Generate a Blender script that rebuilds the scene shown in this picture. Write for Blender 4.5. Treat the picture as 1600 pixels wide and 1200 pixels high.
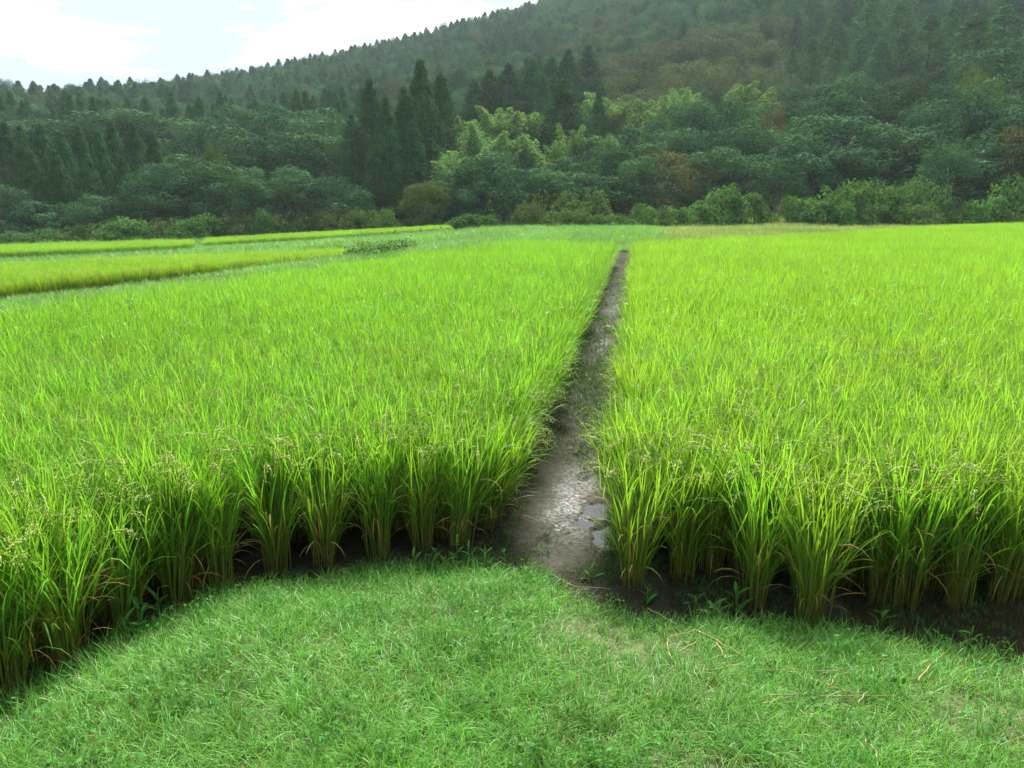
import bpy, math, random
import numpy as np
from mathutils import Vector, Euler

random.seed(7)
rng = np.random.default_rng(7)
scene = bpy.context.scene
for o in list(bpy.data.objects):
    bpy.data.objects.remove(o)
COL = scene.collection

# ------------------------------------------------------------------ camera, sky, sun, exposure
EYE = 2.2
F = 1250.0                                   # focal length in pixels of the 1600 px wide photograph
PITCH = math.atan(280 / F)
YAW = math.atan(198 / (F / math.cos(PITCH)))
cam_data = bpy.data.cameras.new('camera')
cam_data.sensor_width = 36.0
cam_data.lens = F / 1600 * 36
cam_data.clip_start = 0.05
cam_data.clip_end = 5000
cam = bpy.data.objects.new('camera', cam_data)
cam.location = (0, 0, EYE)
cam.rotation_euler = (math.pi / 2 - PITCH, 0, YAW)
COL.objects.link(cam)
scene.camera = cam

SUN_EL, SUN_AZ = math.radians(48), math.radians(0)     # azimuth clockwise from +Y
world = bpy.data.worlds.new('World')
scene.world = world
world.use_nodes = True
wn, wl = world.node_tree.nodes, world.node_tree.links
wn.clear()
w_out = wn.new('ShaderNodeOutputWorld')
w_bg = wn.new('ShaderNodeBackground')
w_bg.inputs['Strength'].default_value = 0.09
w_sky = wn.new('ShaderNodeTexSky')
w_sky.sky_type = 'NISHITA'
w_sky.sun_disc = False
w_sky.sun_elevation = SUN_EL
w_sky.sun_rotation = SUN_AZ
w_sky.dust_density = 0.6
w_tc = wn.new('ShaderNodeTexCoord')
w_sep = wn.new('ShaderNodeSeparateXYZ')
wl.new(w_tc.outputs['Generated'], w_sep.inputs[0])
w_add = wn.new('ShaderNodeMath'); w_add.operation = 'ADD'; w_add.inputs[1].default_value = 0.12
w_abs = wn.new('ShaderNodeMath'); w_abs.operation = 'ABSOLUTE'
wl.new(w_sep.outputs['Z'], w_abs.inputs[0]); wl.new(w_abs.outputs[0], w_add.inputs[0])
w_dx = wn.new('ShaderNodeMath'); w_dx.operation = 'DIVIDE'
w_dy = wn.new('ShaderNodeMath'); w_dy.operation = 'DIVIDE'
wl.new(w_sep.outputs['X'], w_dx.inputs[0]); wl.new(w_add.outputs[0], w_dx.inputs[1])
wl.new(w_sep.outputs['Y'], w_dy.inputs[0]); wl.new(w_add.outputs[0], w_dy.inputs[1])
w_com = wn.new('ShaderNodeCombineXYZ')
wl.new(w_dx.outputs[0], w_com.inputs[0]); wl.new(w_dy.outputs[0], w_com.inputs[1])
w_map = wn.new('ShaderNodeMapping')
w_map.inputs['Location'].default_value = (0.08954, 19.28307, 2.70523)
w_map.inputs['Rotation'].default_value = (0, 0, 0.20943)
w_map.inputs['Scale'].default_value = (1.46029, 1.86715, 1)
wl.new(w_com.outputs[0], w_map.inputs[0])
w_noise = wn.new('ShaderNodeTexNoise')
w_noise.inputs['Scale'].default_value = 1.0
w_noise.inputs['Detail'].default_value = 7
w_noise.inputs['Roughness'].default_value = 0.52
wl.new(w_map.outputs[0], w_noise.inputs['Vector'])
w_ramp = wn.new('ShaderNodeValToRGB')
w_ramp.color_ramp.elements[0].position = 0.495
w_ramp.color_ramp.elements[1].position = 0.64
wl.new(w_noise.outputs['Fac'], w_ramp.inputs[0])
w_veil = wn.new('ShaderNodeMix'); w_veil.data_type = 'RGBA'          # thin high veil over all of the sky
w_veil.inputs[0].default_value = 0.97
w_veil.inputs[7].default_value = (2.45, 2.82, 3.25, 1)
wl.new(w_sky.outputs[0], w_veil.inputs[6])
w_mix = wn.new('ShaderNodeMix'); w_mix.data_type = 'RGBA'
wl.new(w_ramp.outputs[0], w_mix.inputs[0])
wl.new(w_veil.outputs[2], w_mix.inputs[6])
w_mix.inputs[7].default_value = (6.4, 6.4, 6.4, 1)
wl.new(w_mix.outputs[2], w_bg.inputs['Color'])
wl.new(w_bg.outputs[0], w_out.inputs['Surface'])

sun_data = bpy.data.lights.new('sun', 'SUN')
sun_data.energy = 4.0
sun_data.angle = math.radians(12)
sun_data.color = (1.0, 0.96, 0.88)
sun = bpy.data.objects.new('sun', sun_data)
sdir = Vector((math.sin(SUN_AZ) * math.cos(SUN_EL), math.cos(SUN_AZ) * math.cos(SUN_EL), math.sin(SUN_EL)))
sun.rotation_euler = (-sdir).to_track_quat('-Z', 'Y').to_euler()
sun.location = sdir * 300
COL.objects.link(sun)

vs = scene.view_settings
scene.display_settings.display_device = 'sRGB'
vs.view_transform = 'Standard'
vs.look = 'None'
vs.exposure = 1.72
vs.gamma = 1.0
vs.use_curve_mapping = False
scene.render.engine = 'CYCLES'
cy = scene.cycles
cy.max_bounces = 7
cy.diffuse_bounces = 3
cy.glossy_bounces = 2
cy.transmission_bounces = 4
cy.volume_bounces = 1
cy.transparent_max_bounces = 4
cy.caustics_reflective = False
cy.caustics_refractive = False
cy.use_denoising = True
cy.sample_clamp_indirect = 4

# ------------------------------------------------------------------ helpers
FWD = np.array([-math.sin(YAW), math.cos(YAW)])
RGT = np.array([math.cos(YAW), math.sin(YAW)])
CP, SP = math.cos(PITCH), math.sin(PITCH)


def ray(px, py):
    x, y = px - 800.0, 600.0 - py
    fw, up = F * CP + y * SP, -F * SP + y * CP
    h = FWD * fw + RGT * x
    return np.array([h[0], h[1], up]), fw


def at_z(px, py, z):
    r, _ = ray(px, py)
    return r * ((z - EYE) / r[2]) + np.array([0, 0, EYE])


def at_d(px, py, d):
    r, fw = ray(px, py)
    return r * (d / fw) + np.array([0, 0, EYE])


def to_px(P):
    P = np.asarray(P, float)
    h = P[..., 0] * FWD[0] + P[..., 1] * FWD[1]
    x = P[..., 0] * RGT[0] + P[..., 1] * RGT[1]
    z = P[..., 2] - EYE
    zc = h * CP - z * SP
    yc = h * SP + z * CP
    return 800 + F * x / zc, 600 - F * yc / zc, h


def tag(o, label=None, cat=None, group=None, kind=None):
    if label: o['label'] = label
    if cat: o['category'] = cat
    if group: o['group'] = group
    if kind: o['kind'] = kind
    return o


def mesh(name, V, quads=None, tris=None, mats=(), attrs=None, midx=None, smooth=False):
    me = bpy.data.meshes.new(name)
    V = np.asarray(V, np.float32).reshape(-1, 3)
    loops, starts, n = [], [], 0
    if quads is not None and len(quads):
        q = np.asarray(quads, np.int32)
        loops.append(q.ravel()); starts.append(np.arange(len(q)) * 4); n = q.size
    if tris is not None and len(tris):
        t = np.asarray(tris, np.int32)
        loops.append(t.ravel()); starts.append(np.arange(len(t)) * 3 + n)
    loops, starts = np.concatenate(loops), np.concatenate(starts)
    me.vertices.add(len(V)); me.vertices.foreach_set('co', V.ravel())
    me.loops.add(len(loops)); me.loops.foreach_set('vertex_index', loops.astype(np.int32))
    me.polygons.add(len(starts)); me.polygons.foreach_set('loop_start', starts.astype(np.int32))
    if smooth:
        me.polygons.foreach_set('use_smooth', np.ones(len(starts), bool))
    for m in mats: me.materials.append(m)
    if midx is not None:
        me.polygons.foreach_set('material_index', np.asarray(midx, np.int32))
    for k, v in (attrs or {}).items():
        a = me.attributes.new(k, 'FLOAT', 'POINT')
        a.data.foreach_set('value', np.asarray(v, np.float32).ravel())
    me.update(); me.validate()
    return me


def obj(name, me, parent=None, link=True):
    o = bpy.data.objects.new(name, me)
    if link: COL.objects.link(o)
    if parent: o.parent = parent
    return o


class Geo:
    """collects quads and triangles with two per-point attributes (t along the blade, v random)"""
    def __init__(s): s.V, s.Q, s.T, s.a, s.b, s.qm, s.tm, s.n = [], [], [], [], [], [], [], 0

    def add(s, V, Q=None, T=None, t=0.0, v=0.0, m=0):
        V = np.asarray(V, float).reshape(-1, 3)
        s.V.append(V)
        s.a.append(np.broadcast_to(np.asarray(t, float), (len(V),)))
        s.b.append(np.broadcast_to(np.asarray(v, float), (len(V),)))
        if Q is not None and len(Q):
            s.Q.append(np.asarray(Q) + s.n); s.qm.append(np.full(len(Q), m))
        if T is not None and len(T):
            s.T.append(np.asarray(T) + s.n); s.tm.append(np.full(len(T), m))
        s.n += len(V)

    def mesh(s, name, mats, smooth=False):
        Q = np.concatenate(s.Q) if s.Q else None
        T = np.concatenate(s.T) if s.T else None
        mi = np.concatenate(s.qm + s.tm)
        return mesh(name, np.concatenate(s.V), Q, T, mats, {'t': np.concatenate(s.a), 'v': np.concatenate(s.b)}, mi, smooth)


def blades(g, base, az, length, lean, bend, width, nseg=5, power=1.3, r=rng, t0=0.0, t1=1.0, m=0, wpow=0.7, sway=0.25, vrand=None):
    """curved tapering strips; arrays of length N"""
    base = np.asarray(base, float).reshape(-1, 3)
    N = len(base)
    az, length, lean, bend, width = [np.broadcast_to(np.asarray(a, float), (N,)) for a in (az, length, lean, bend, width)]
    ts = np.linspace(0, 1, nseg + 1)
    ang = lean[:, None] + bend[:, None] * ts[None, :] ** power
    azs = az[:, None] + r.normal(0, sway, (N, 1)) * ts[None, :]
    dl = length[:, None] / nseg
    mid = 0.5 * (ang[:, 1:] + ang[:, :-1])
    am = 0.5 * (azs[:, 1:] + azs[:, :-1])
    step = np.stack([np.sin(mid) * np.cos(am), np.sin(mid) * np.sin(am), np.cos(mid)], -1) * dl[..., None]
    P = np.concatenate([np.zeros((N, 1, 3)), np.cumsum(step, 1)], 1) + base[:, None, :]
    tw = az + math.pi / 2 + r.normal(0, 0.35, N)
    side = np.stack([np.cos(tw), np.sin(tw), r.normal(0, 0.2, N)], -1)[:, None, :]
    w = width[:, None] * np.minimum(1, 0.35 + 2.2 * ts)[None, :] * np.maximum(0.04, (1 - ts) ** wpow)[None, :] * 0.5
    V = np.stack([P - side * w[..., None], P + side * w[..., None]], 2)      # N, nseg+1, 2, 3
    i = (np.arange(N) * (nseg + 1) * 2)[:, None] + np.arange(nseg)[None, :] * 2
    Q = np.stack([i, i + 1, i + 3, i + 2], -1).reshape(-1, 4)
    t = np.broadcast_to((t0 + (t1 - t0) * ts)[None, :, None], (N, nseg + 1, 2)).ravel()
    v = r.random(N) if vrand is None else np.broadcast_to(vrand, (N,))
    g.add(V, Q, None, t, np.repeat(v, (nseg + 1) * 2), m)
    return P


def tube(g, pts, radii, sides=6, t=0.0, v=0.5, m=0):
    pts = np.asarray(pts, float); n = len(pts)
    V = []
    for k in range(n):
        d = pts[min(k + 1, n - 1)] - pts[max(k - 1, 0)]
        d /= (np.linalg.norm(d) + 1e-9)
        u = np.cross(d, [0.31, 0.95, 0.05]); u /= np.linalg.norm(u)
        w = np.cross(d, u)
        a = np.arange(sides) * 2 * math.pi / sides
        V.append(pts[k] + radii[k] * (np.cos(a)[:, None] * u + np.sin(a)[:, None] * w))
    Q = []
    for k in range(n - 1):
        for j in range(sides):
            Q.append([k * sides + j, k * sides + (j + 1) % sides, (k + 1) * sides + (j + 1) % sides, (k + 1) * sides + j])
    top = [[(n - 1) * sides, (n - 1) * sides + j, (n - 1) * sides + j + 1] for j in range(1, sides - 1)]
    g.add(np.concatenate(V), Q, top, t, v, m)


def cards(g, C, Nrm, size, aspect=1.0, r=rng, t=0.0, v=None, m=0, along=None, fold=0.0):
    """leaf shaped quads (rhombus) centred on C, facing Nrm; along = preferred long axis"""
    n = len(C)
    size = np.broadcast_to(size, (n,))
    a = r.normal(size=(n, 3)) if along is None else along
    Nrm = Nrm / (np.linalg.norm(Nrm, axis=1, keepdims=True) + 1e-9)
    a = a - Nrm * np.sum(a * Nrm, 1, keepdims=True)
    a /= (np.linalg.norm(a, axis=1, keepdims=True) + 1e-9)
    b = np.cross(Nrm, a)
    L = size[:, None] * 0.5
    W = L * aspect
    V = np.stack([C - a * L, C - b * W * 0.9 + a * L * 0.1 - Nrm * fold * L, C + a * L, C + b * W * 0.9 + a * L * 0.1 - Nrm * fold * L], 1)
    Q = np.arange(n * 4).reshape(n, 4)
    vv = r.random(n) if v is None else np.broadcast_to(v, (n,))
    g.add(V.reshape(-1, 3), Q, None, np.broadcast_to(t, (n,)).repeat(4), vv.repeat(4), m)


def vnoise(x, y, seed=0):
    """smooth 2-D value noise, arrays"""
    x, y = np.asarray(x, float), np.asarray(y, float)
    xi, yi = np.floor(x).astype(np.int64), np.floor(y).astype(np.int64)
    fx, fy = x - xi, y - yi
    fx, fy = fx * fx * (3 - 2 * fx), fy * fy * (3 - 2 * fy)

    def h(a, b):
        n = (a * 374761393 + b * 668265263 + seed * 974711) & 0x7fffffff
        n = ((n ^ (n >> 13)) * 1274126177) & 0x7fffffff
        return ((n ^ (n >> 16)) & 0xffff) / 65535.0
    return (h(xi, yi) * (1 - fx) + h(xi + 1, yi) * fx) * (1 - fy) + (h(xi, yi + 1) * (1 - fx) + h(xi + 1, yi + 1) * fx) * fy


def fbm(x, y, seed=0, oct=4):
    s, a, tot = 0, 1.0, 0
    for k in range(oct):
        s = s + a * vnoise(x * 2 ** k, y * 2 ** k, seed + k * 17); tot += a; a *= 0.5
    return s / tot


def inside(poly, X, Y):
    poly = np.asarray(poly)[:, :2]
    c = np.zeros(np.shape(X), bool)
    j = len(poly) - 1
    for i in range(len(poly)):
        xi, yi, xj, yj = *poly[i], *poly[j]
        c ^= ((yi > Y) != (yj > Y)) & (X < (xj - xi) * (Y - yi) / (yj - yi + 1e-12) + xi)
        j = i
    return c


def poly_dist(poly, X, Y, closed=False):
    poly = np.asarray(poly, float)[:, :2]
    best = np.full(np.shape(X), 1e9)
    for i in range(len(poly) - (0 if closed else 1)):
        a, b = poly[i], poly[(i + 1) % len(poly)]
        d = b - a
        t = np.clip(((X - a[0]) * d[0] + (Y - a[1]) * d[1]) / (d @ d), 0, 1)
        best = np.minimum(best, np.hypot(X - a[0] - t * d[0], Y - a[1] - t * d[1]))
    return best


# ------------------------------------------------------------------ materials
def nodes(mat):
    mat.use_nodes = True
    nt = mat.node_tree
    nt.nodes.clear()
    return nt, nt.nodes, nt.links


def ramp(nd, stops):
    r = nd.new('ShaderNodeValToRGB')
    el = r.color_ramp.elements
    while len(el) < len(stops): el.new(0.5)
    for e, (p, c) in zip(el, stops):
        e.position = p; e.color = (*c, 1)
    return r


def leaf_mat(name, stops, var, transl=0.35, tcol=(1.25, 1.15, 0.5), rough=0.5, spec=0.3, use='t', world_scale=0.0, world_amt=0.0):
    """stops: colour over the attribute; var: (hue, value) spread per leaf and per object"""
    m = bpy.data.materials.new(name)
    nt, nd, lk = nodes(m)
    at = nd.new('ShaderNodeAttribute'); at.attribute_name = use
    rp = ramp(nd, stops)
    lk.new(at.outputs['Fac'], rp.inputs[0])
    av = nd.new('ShaderNodeAttribute'); av.attribute_name = 'v'
    oi = nd.new('ShaderNodeObjectInfo')
    hs = nd.new('ShaderNodeHueSaturation')
    mh = nd.new('ShaderNodeMapRange')
    mh.inputs[3].default_value = 0.5 - var[0]; mh.inputs[4].default_value = 0.5 + var[0]
    lk.new(oi.outputs['Random'], mh.inputs[0]); lk.new(mh.outputs[0], hs.inputs['Hue'])
    mv = nd.new('ShaderNodeMapRange')
    mv.inputs[3].default_value = 1 - var[1]; mv.inputs[4].default_value = 1 + var[1]
    sm = nd.new('ShaderNodeMath'); sm.operation = 'ADD'
    lk.new(av.outputs['Fac'], sm.inputs[0]); lk.new(oi.outputs['Random'], sm.inputs[1])
    hf = nd.new('ShaderNodeMath'); hf.operation = 'MULTIPLY'; hf.inputs[1].default_value = 0.5
    lk.new(sm.outputs[0], hf.inputs[0]); lk.new(hf.outputs[0], mv.inputs[0])
    val = mv.outputs[0]
    if world_amt:
        n = nd.new('ShaderNodeTexNoise'); n.inputs['Scale'].default_value = world_scale; n.inputs['Detail'].default_value = 3
        lk.new(oi.outputs['Location'], n.inputs['Vector'])
        mw = nd.new('ShaderNodeMapRange'); mw.inputs[1].default_value = 0.3; mw.inputs[2].default_value = 0.7
        mw.inputs[3].default_value = 1 - world_amt; mw.inputs[4].default_value = 1 + world_amt
        lk.new(n.outputs['Fac'], mw.inputs[0])
        mm = nd.new('ShaderNodeMath'); mm.operation = 'MULTIPLY'
        lk.new(mw.outputs[0], mm.inputs[0]); lk.new(val, mm.inputs[1]); val = mm.outputs[0]
    lk.new(val, hs.inputs['Value'])
    lk.new(rp.outputs[0], hs.inputs['Color'])
    if spec < 0.1:
        pb = nd.new('ShaderNodeBsdfDiffuse')
        lk.new(hs.outputs[0], pb.inputs['Color'])
    else:
        pb = nd.new('ShaderNodeBsdfPrincipled')
        pb.inputs['Roughness'].default_value = rough
        pb.inputs['Specular IOR Level'].default_value = spec
        lk.new(hs.outputs[0], pb.inputs['Base Color'])
    out = nd.new('ShaderNodeOutputMaterial')
    tr = nd.new('ShaderNodeBsdfTranslucent')
    mc = nd.new('ShaderNodeMix'); mc.data_type = 'RGBA'; mc.blend_type = 'MULTIPLY'; mc.inputs[0].default_value = 1
    mc.inputs[7].default_value = (*tcol, 1)
    lk.new(hs.outputs[0], mc.inputs[6]); lk.new(mc.outputs[2], tr.inputs[0])
    ms = nd.new('ShaderNodeMixShader'); ms.inputs[0].default_value = transl
    lk.new(pb.outputs[0], ms.inputs[1]); lk.new(tr.outputs[0], ms.inputs[2])
    lk.new(ms.outputs[0], out.inputs['Surface'])
    return m


def plain_mat(name, c1, c2, scale=8, rough=0.85, bump=0.3, spec=0.3, rough2=None):
    m = bpy.data.materials.new(name)
    nt, nd, lk = nodes(m)
    tc = nd.new('ShaderNodeTexCoord')
    n = nd.new('ShaderNodeTexNoise'); n.inputs['Scale'].default_value = scale; n.inputs['Detail'].default_value = 8
    n.inputs['Roughness'].default_value = 0.65
    lk.new(tc.outputs['Object'], n.inputs['Vector'])
    rp = ramp(nd, [(0.3, c1), (0.7, c2)])
    lk.new(n.outputs['Fac'], rp.inputs[0])
    pb = nd.new('ShaderNodeBsdfPrincipled')
    pb.inputs['Roughness'].default_value = rough
    pb.inputs['Specular IOR Level'].default_value = spec
    lk.new(rp.outputs[0], pb.inputs['Base Color'])
    if rough2 is not None:
        n2 = nd.new('ShaderNodeTexNoise'); n2.inputs['Scale'].default_value = scale * 0.35; n2.inputs['Detail'].default_value = 5
        lk.new(tc.outputs['Object'], n2.inputs['Vector'])
        mr = nd.new('ShaderNodeMapRange'); mr.inputs[1].default_value = 0.4; mr.inputs[2].default_value = 0.6
        mr.inputs[3].default_value = rough2; mr.inputs[4].default_value = rough
        lk.new(n2.outputs['Fac'], mr.inputs[0]); lk.new(mr.outputs[0], pb.inputs['Roughness'])
    if bump:
        b = nd.new('ShaderNodeBump'); b.inputs['Strength'].default_value = bump; b.inputs['Distance'].default_value = 0.02
        lk.new(n.outputs['Fac'], b.inputs['Height']); lk.new(b.outputs[0], pb.inputs['Normal'])
    out = nd.new('ShaderNodeOutputMaterial')
    lk.new(pb.outputs[0], out.inputs['Surface'])
    return m


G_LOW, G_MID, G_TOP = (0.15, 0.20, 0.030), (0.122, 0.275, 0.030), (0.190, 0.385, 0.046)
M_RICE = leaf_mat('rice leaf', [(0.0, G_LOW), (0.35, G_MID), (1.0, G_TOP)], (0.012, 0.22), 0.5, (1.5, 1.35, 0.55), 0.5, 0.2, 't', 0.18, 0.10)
M_RICE_L = leaf_mat('rice leaf left', [(0.0, G_LOW), (0.35, (0.105, 0.265, 0.028)), (1.0, (0.170, 0.375, 0.048))], (0.012, 0.22), 0.5, (1.45, 1.35, 0.55), 0.5, 0.2, 't', 0.18, 0.10)
M_RIPE = leaf_mat('ripening rice leaf', [(0.0, (0.22, 0.17, 0.03)), (0.35, (0.19, 0.31, 0.028)), (1.0, (0.180, 0.39, 0.032))], (0.012, 0.22), 0.5, (1.4, 1.3, 0.5), 0.42, 0.35, 't', 0.18, 0.10)
M_STEM = leaf_mat('rice stem', [(0.0, (0.15, 0.14, 0.035)), (0.35, (0.125, 0.19, 0.024)), (1.0, (0.09, 0.22, 0.015))], (0.012, 0.25), 0.25)
M_GRAIN = leaf_mat('rice grain', [(0.0, (0.22, 0.36, 0.05)), (1.0, (0.40, 0.48, 0.11))], (0.015, 0.2), 0.4, (1.1, 1.05, 0.6))
M_DRY = leaf_mat('dry leaf', [(0.0, (0.26, 0.20, 0.06)), (0.5, (0.36, 0.26, 0.09)), (1.0, (0.42, 0.25, 0.08))], (0.015, 0.3), 0.4, (1.1, 0.95, 0.6))
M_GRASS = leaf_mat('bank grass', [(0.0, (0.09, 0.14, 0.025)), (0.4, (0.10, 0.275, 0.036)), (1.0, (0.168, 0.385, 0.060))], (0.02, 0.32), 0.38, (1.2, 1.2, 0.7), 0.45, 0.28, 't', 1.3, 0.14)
M_TGRASS = leaf_mat('terrace grass', [(0.0, (0.13, 0.23, 0.04)), (1.0, (0.155, 0.37, 0.07))], (0.03, 0.3), 0.35, (1.2, 1.2, 0.6), 0.5, 0.3, 't', 0.25, 0.25)
M_FALLOW = leaf_mat('fallow grass', [(0.0, (0.17, 0.22, 0.05)), (1.0, (0.22, 0.33, 0.075))], (0.02, 0.25), 0.35, (1.2, 1.2, 0.6), 0.5, 0.3, 't', 0.12, 0.3)
M_WEED = leaf_mat('weed leaf', [(0.0, (0.05, 0.16, 0.03)), (1.0, (0.075, 0.24, 0.04))], (0.02, 0.3), 0.35, rough=0.65, spec=0.12)
BROWN, BARK = plain_mat('bark', (0.025, 0.022, 0.016), (0.06, 0.052, 0.04), 3), plain_mat('pale bark', (0.16, 0.15, 0.13), (0.30, 0.28, 0.25), 4)


def tree_leaf(name, dark, light, transl=0.12, var=(0.012, 0.3), rough=0.65, spec=0.05):
    return leaf_mat(name, [(0.0, dark), (1.0, light)], var, transl, (1.2, 1.15, 0.6), rough, spec)


M_CEDAR = tree_leaf('cedar needles', (0.024, 0.066, 0.022), (0.058, 0.135, 0.040))
M_CEDARL = tree_leaf('light cedar needles', (0.038, 0.100, 0.030), (0.085, 0.185, 0.052))
M_BROAD = tree_leaf('broadleaf leaves', (0.030, 0.080, 0.034), (0.084, 0.168, 0.072), 0.12, (0.022, 0.62), 0.65, 0.06)
M_BROADB = tree_leaf('brownish leaves', (0.060, 0.090, 0.042), (0.115, 0.145, 0.066), 0.2, (0.02, 0.3))
M_RED = tree_leaf('reddish leaves', (0.080, 0.078, 0.032), (0.135, 0.110, 0.046), 0.25)
M_OLIVE = tree_leaf('olive leaves', (0.055, 0.095, 0.024), (0.095, 0.150, 0.038), 0.25)
M_BAMBOO = tree_leaf('bamboo leaves', (0.095, 0.190, 0.062), (0.165, 0.290, 0.105), 0.4)
M_KUDZU = tree_leaf('vine leaves', (0.050, 0.125, 0.034), (0.105, 0.21, 0.06), 0.3, (0.012, 0.35), 0.55, 0.05)
M_SCRUB = tree_leaf('scrub leaves', (0.056, 0.112, 0.034), (0.108, 0.182, 0.054), 0.25, (0.03, 0.35))

# ------------------------------------------------------------------ layout of the place (X along the rows across, Y along the muddy path)
RIM = np.array([(-60, -1.5), (-9, -0.2), (-4.2, 1.0), (-3.1, 1.9), (-2.68, 2.71), (-2.48, 3.3), (-2.17, 3.85), (-1.45, 4.12), (-0.75, 4.30),
                (-0.50, 4.28), (-0.35, 4.12), (0.08, 3.9), (0.73, 3.88), (1.36, 3.90), (1.92, 3.78), (2.6, 3.5), (5, 3.0), (60, 2.5)])
BANK_POLY = np.concatenate([RIM, [(60, -60), (-60, -60)]])


def bank_z(X, Y):
    d = poly_dist(RIM, X, Y)
    ins = inside(BANK_POLY, X, Y)
    up = 0.03 + 0.50 * (1 - np.exp(-d / 1.35)) + 0.03 * (fbm(X * 2.2, Y * 2.2, 5) - 0.5) + 0.018 * (fbm(X * 9, Y * 9, 8) - 0.5)
    return np.where(ins, up, 0.03 - 0.9 * d)


L_FRONT = [(-2.80, 2.95), (-2.62, 3.4), (-2.45, 3.9), (-2.1, 4.35), (-1.55, 4.65), (-0.82, 4.85)]
LEFT_POLY = np.array(L_FRONT + [(-0.82, 30.0), (-4.6, 31.5), (-5.1, 27.4), (-6.4, 22.3), (-7.05, 19.0), (-8.0, 13.6), (-8.5, 9.6), (-9.6, 3.0), (-10, 0.8), (-4.3, 1.6), (-3.2, 2.2)])
RIGHT_POLY = np.array([(0.0, 4.55), (0.35, 4.62), (0.72, 4.45), (1.0, 4.35), (1.4, 4.58), (3.2, 4.75), (9, 4.9), (30, 5.5), (62, 40), (62, 92), (29.4, 68.3), (20, 58),
                       (9.9, 43.9), (4.5, 36.5), (0.0, 30.6)])

# terrain: control points (x, y, z) read off the slope, linear radial basis between them
ctrl = []
for x, y in [(-8.2, 3), (-8.3, 9.5), (-7.8, 13.6), (-6.9, 19), (-6.2, 22.3), (-4.9, 27.4), (-4.4, 31), (0, 31), (0, 5), (0, 15), (-4, 10), (-4, 18), (5, 8), (5, 20), (5, 36), (10, 10),
             (10, 30), (10, 44), (20, 15), (20, 35), (20, 58), (30, 25), (30, 68), (45, 40), (60, 60), (60, 30), (60, 90), (-8, -5), (0, -8), (10, -8), (30, 0), (-20, -30), (30, -30), (80, 0)]:
    ctrl.append((x, y, -0.06))
for x, y in [(-10.3, 3), (-10.2, 9.5), (-9.6, 13.6), (-8.6, 19.5)]:
    ctrl.append((x, y, -0.85))
ctrl += [(-7.2, 24.5, -0.55), (-30, -10, -1.0), (-60, -30, -1.5)]


def cd(px, py, d, dz=0.0):
    p = at_d(px, py, d); ctrl.append((p[0], p[1], p[2] + dz))


F2_TOP = -0.25
f2 = [at_z(-120, 458, F2_TOP), at_z(0, 441, F2_TOP), at_z(270, 416, F2_TOP), at_z(538, 393, F2_TOP), at_z(548, 388.5, F2_TOP), at_z(270, 399, F2_TOP), at_z(0, 411, F2_TOP), at_z(-120, 417, F2_TOP)]
for p in f2: ctrl.append((p[0], p[1], F2_TOP - 0.82))
for p in f2[:4]:
    for o_, dz_ in ((0.7, 0.50), (1.9, 0.46), (3.0, 0.55)):
        ctrl.append((p[0] + 0.916 * o_, p[1] - 0.40 * o_, F2_TOP - dz_))
f3 = [at_d(-150, 400, 58), at_d(0, 391.5, 60), at_d(150, 385, 62), at_d(300, 378.5, 65), at_d(302, 375, 71), at_d(0, 382, 70), at_d(-150, 386, 70)]
for p in f3: ctrl.append((p[0], p[1], p[2] - 0.85))
f4 = [at_d(318, 376.5, 74), at_d(500, 366.5, 77), at_d(708, 355.5, 81), at_d(700, 351.5, 86), at_d(500, 360.5, 83), at_d(322, 372.5, 80)]
for p in f4: ctrl.append((p[0], p[1], p[2] - 0.85))
for a in [(590, 399, 38), (640, 392, 38), (720, 386, 42), (780, 376, 50), (700, 372, 60), (560, 382, 52), (850, 368, 60), (830, 360, 76), (760, 358, 76), (930, 362, 62), (1000, 370, 45)]:
    cd(*a)
# forest edge
for a in [(-300, 392, 88), (0, 383, 90), (150, 375, 91), (300, 366, 92), (500, 360, 94), (700, 353, 95), (900, 357.5, 78), (1050, 357, 77), (1200, 352, 78), (1400, 349, 80), (1600, 346.5, 82), (1900, 345, 84)]:
    cd(*a)
for a in [(0, 340, 118), (200, 335, 118), (420, 300, 130), (560, 335, 112), (700, 325, 112)]: cd(*a)
for px, py, d, h in [(800, 160, 128, 11), (950, 150, 135, 11), (1100, 140, 138, 11), (1200, 120, 140, 12), (1350, 130, 120, 12), (1500, 130, 108, 11), (1600, 110, 108, 11), (1900, 90, 110, 10),
                     (1000, 100, 215, 11), (1000, 170, 165, 9), (1150, 60, 215, 11), (1270, 60, 180, 18), (1450, 25, 165, 18), (1600, 20, 150, 16), (1200, 0, 260, 11), (1500, -40, 230, 14),
                     (1750, -20, 170, 14), (400, 180, 155, 10), (220, 165, 160, 10), (60, 175, 160, 10), (-200, 150, 170, 10), (600, 130, 240, 13), (500, 165, 200, 10), (380, 170, 230, 12), (760, 110, 165, 14), (850, 80, 180, 13),
                     (700, 100, 290, 12), (880, 60, 290, 12), (350, 140, 290, 12), (200, 160, 240, 12), (0, 152, 235, 12), (-300, 130, 260, 12),
                     (170, 140, 370, 12), (300, 115, 400, 12), (470, 86, 430, 12), (650, 48, 450, 12), (820, 2, 470, 12), (1000, -45, 480, 12), (1250, -110, 480, 12), (1600, -160, 460, 12), (2000, -200, 450, 12)]:
    cd(px, py, d, -h)
for px, d, z in [(-300, 600, 20), (300, 650, 40), (820, 700, 90), (1300, 700, 130), (2000, 700, 150), (-600, 350, 15), (-900, 150, 2), (2600, 250, 60)]:
    p = at_d(px, 320, d); ctrl.append((p[0], p[1], z))
ctrl = np.array(ctrl)


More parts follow.
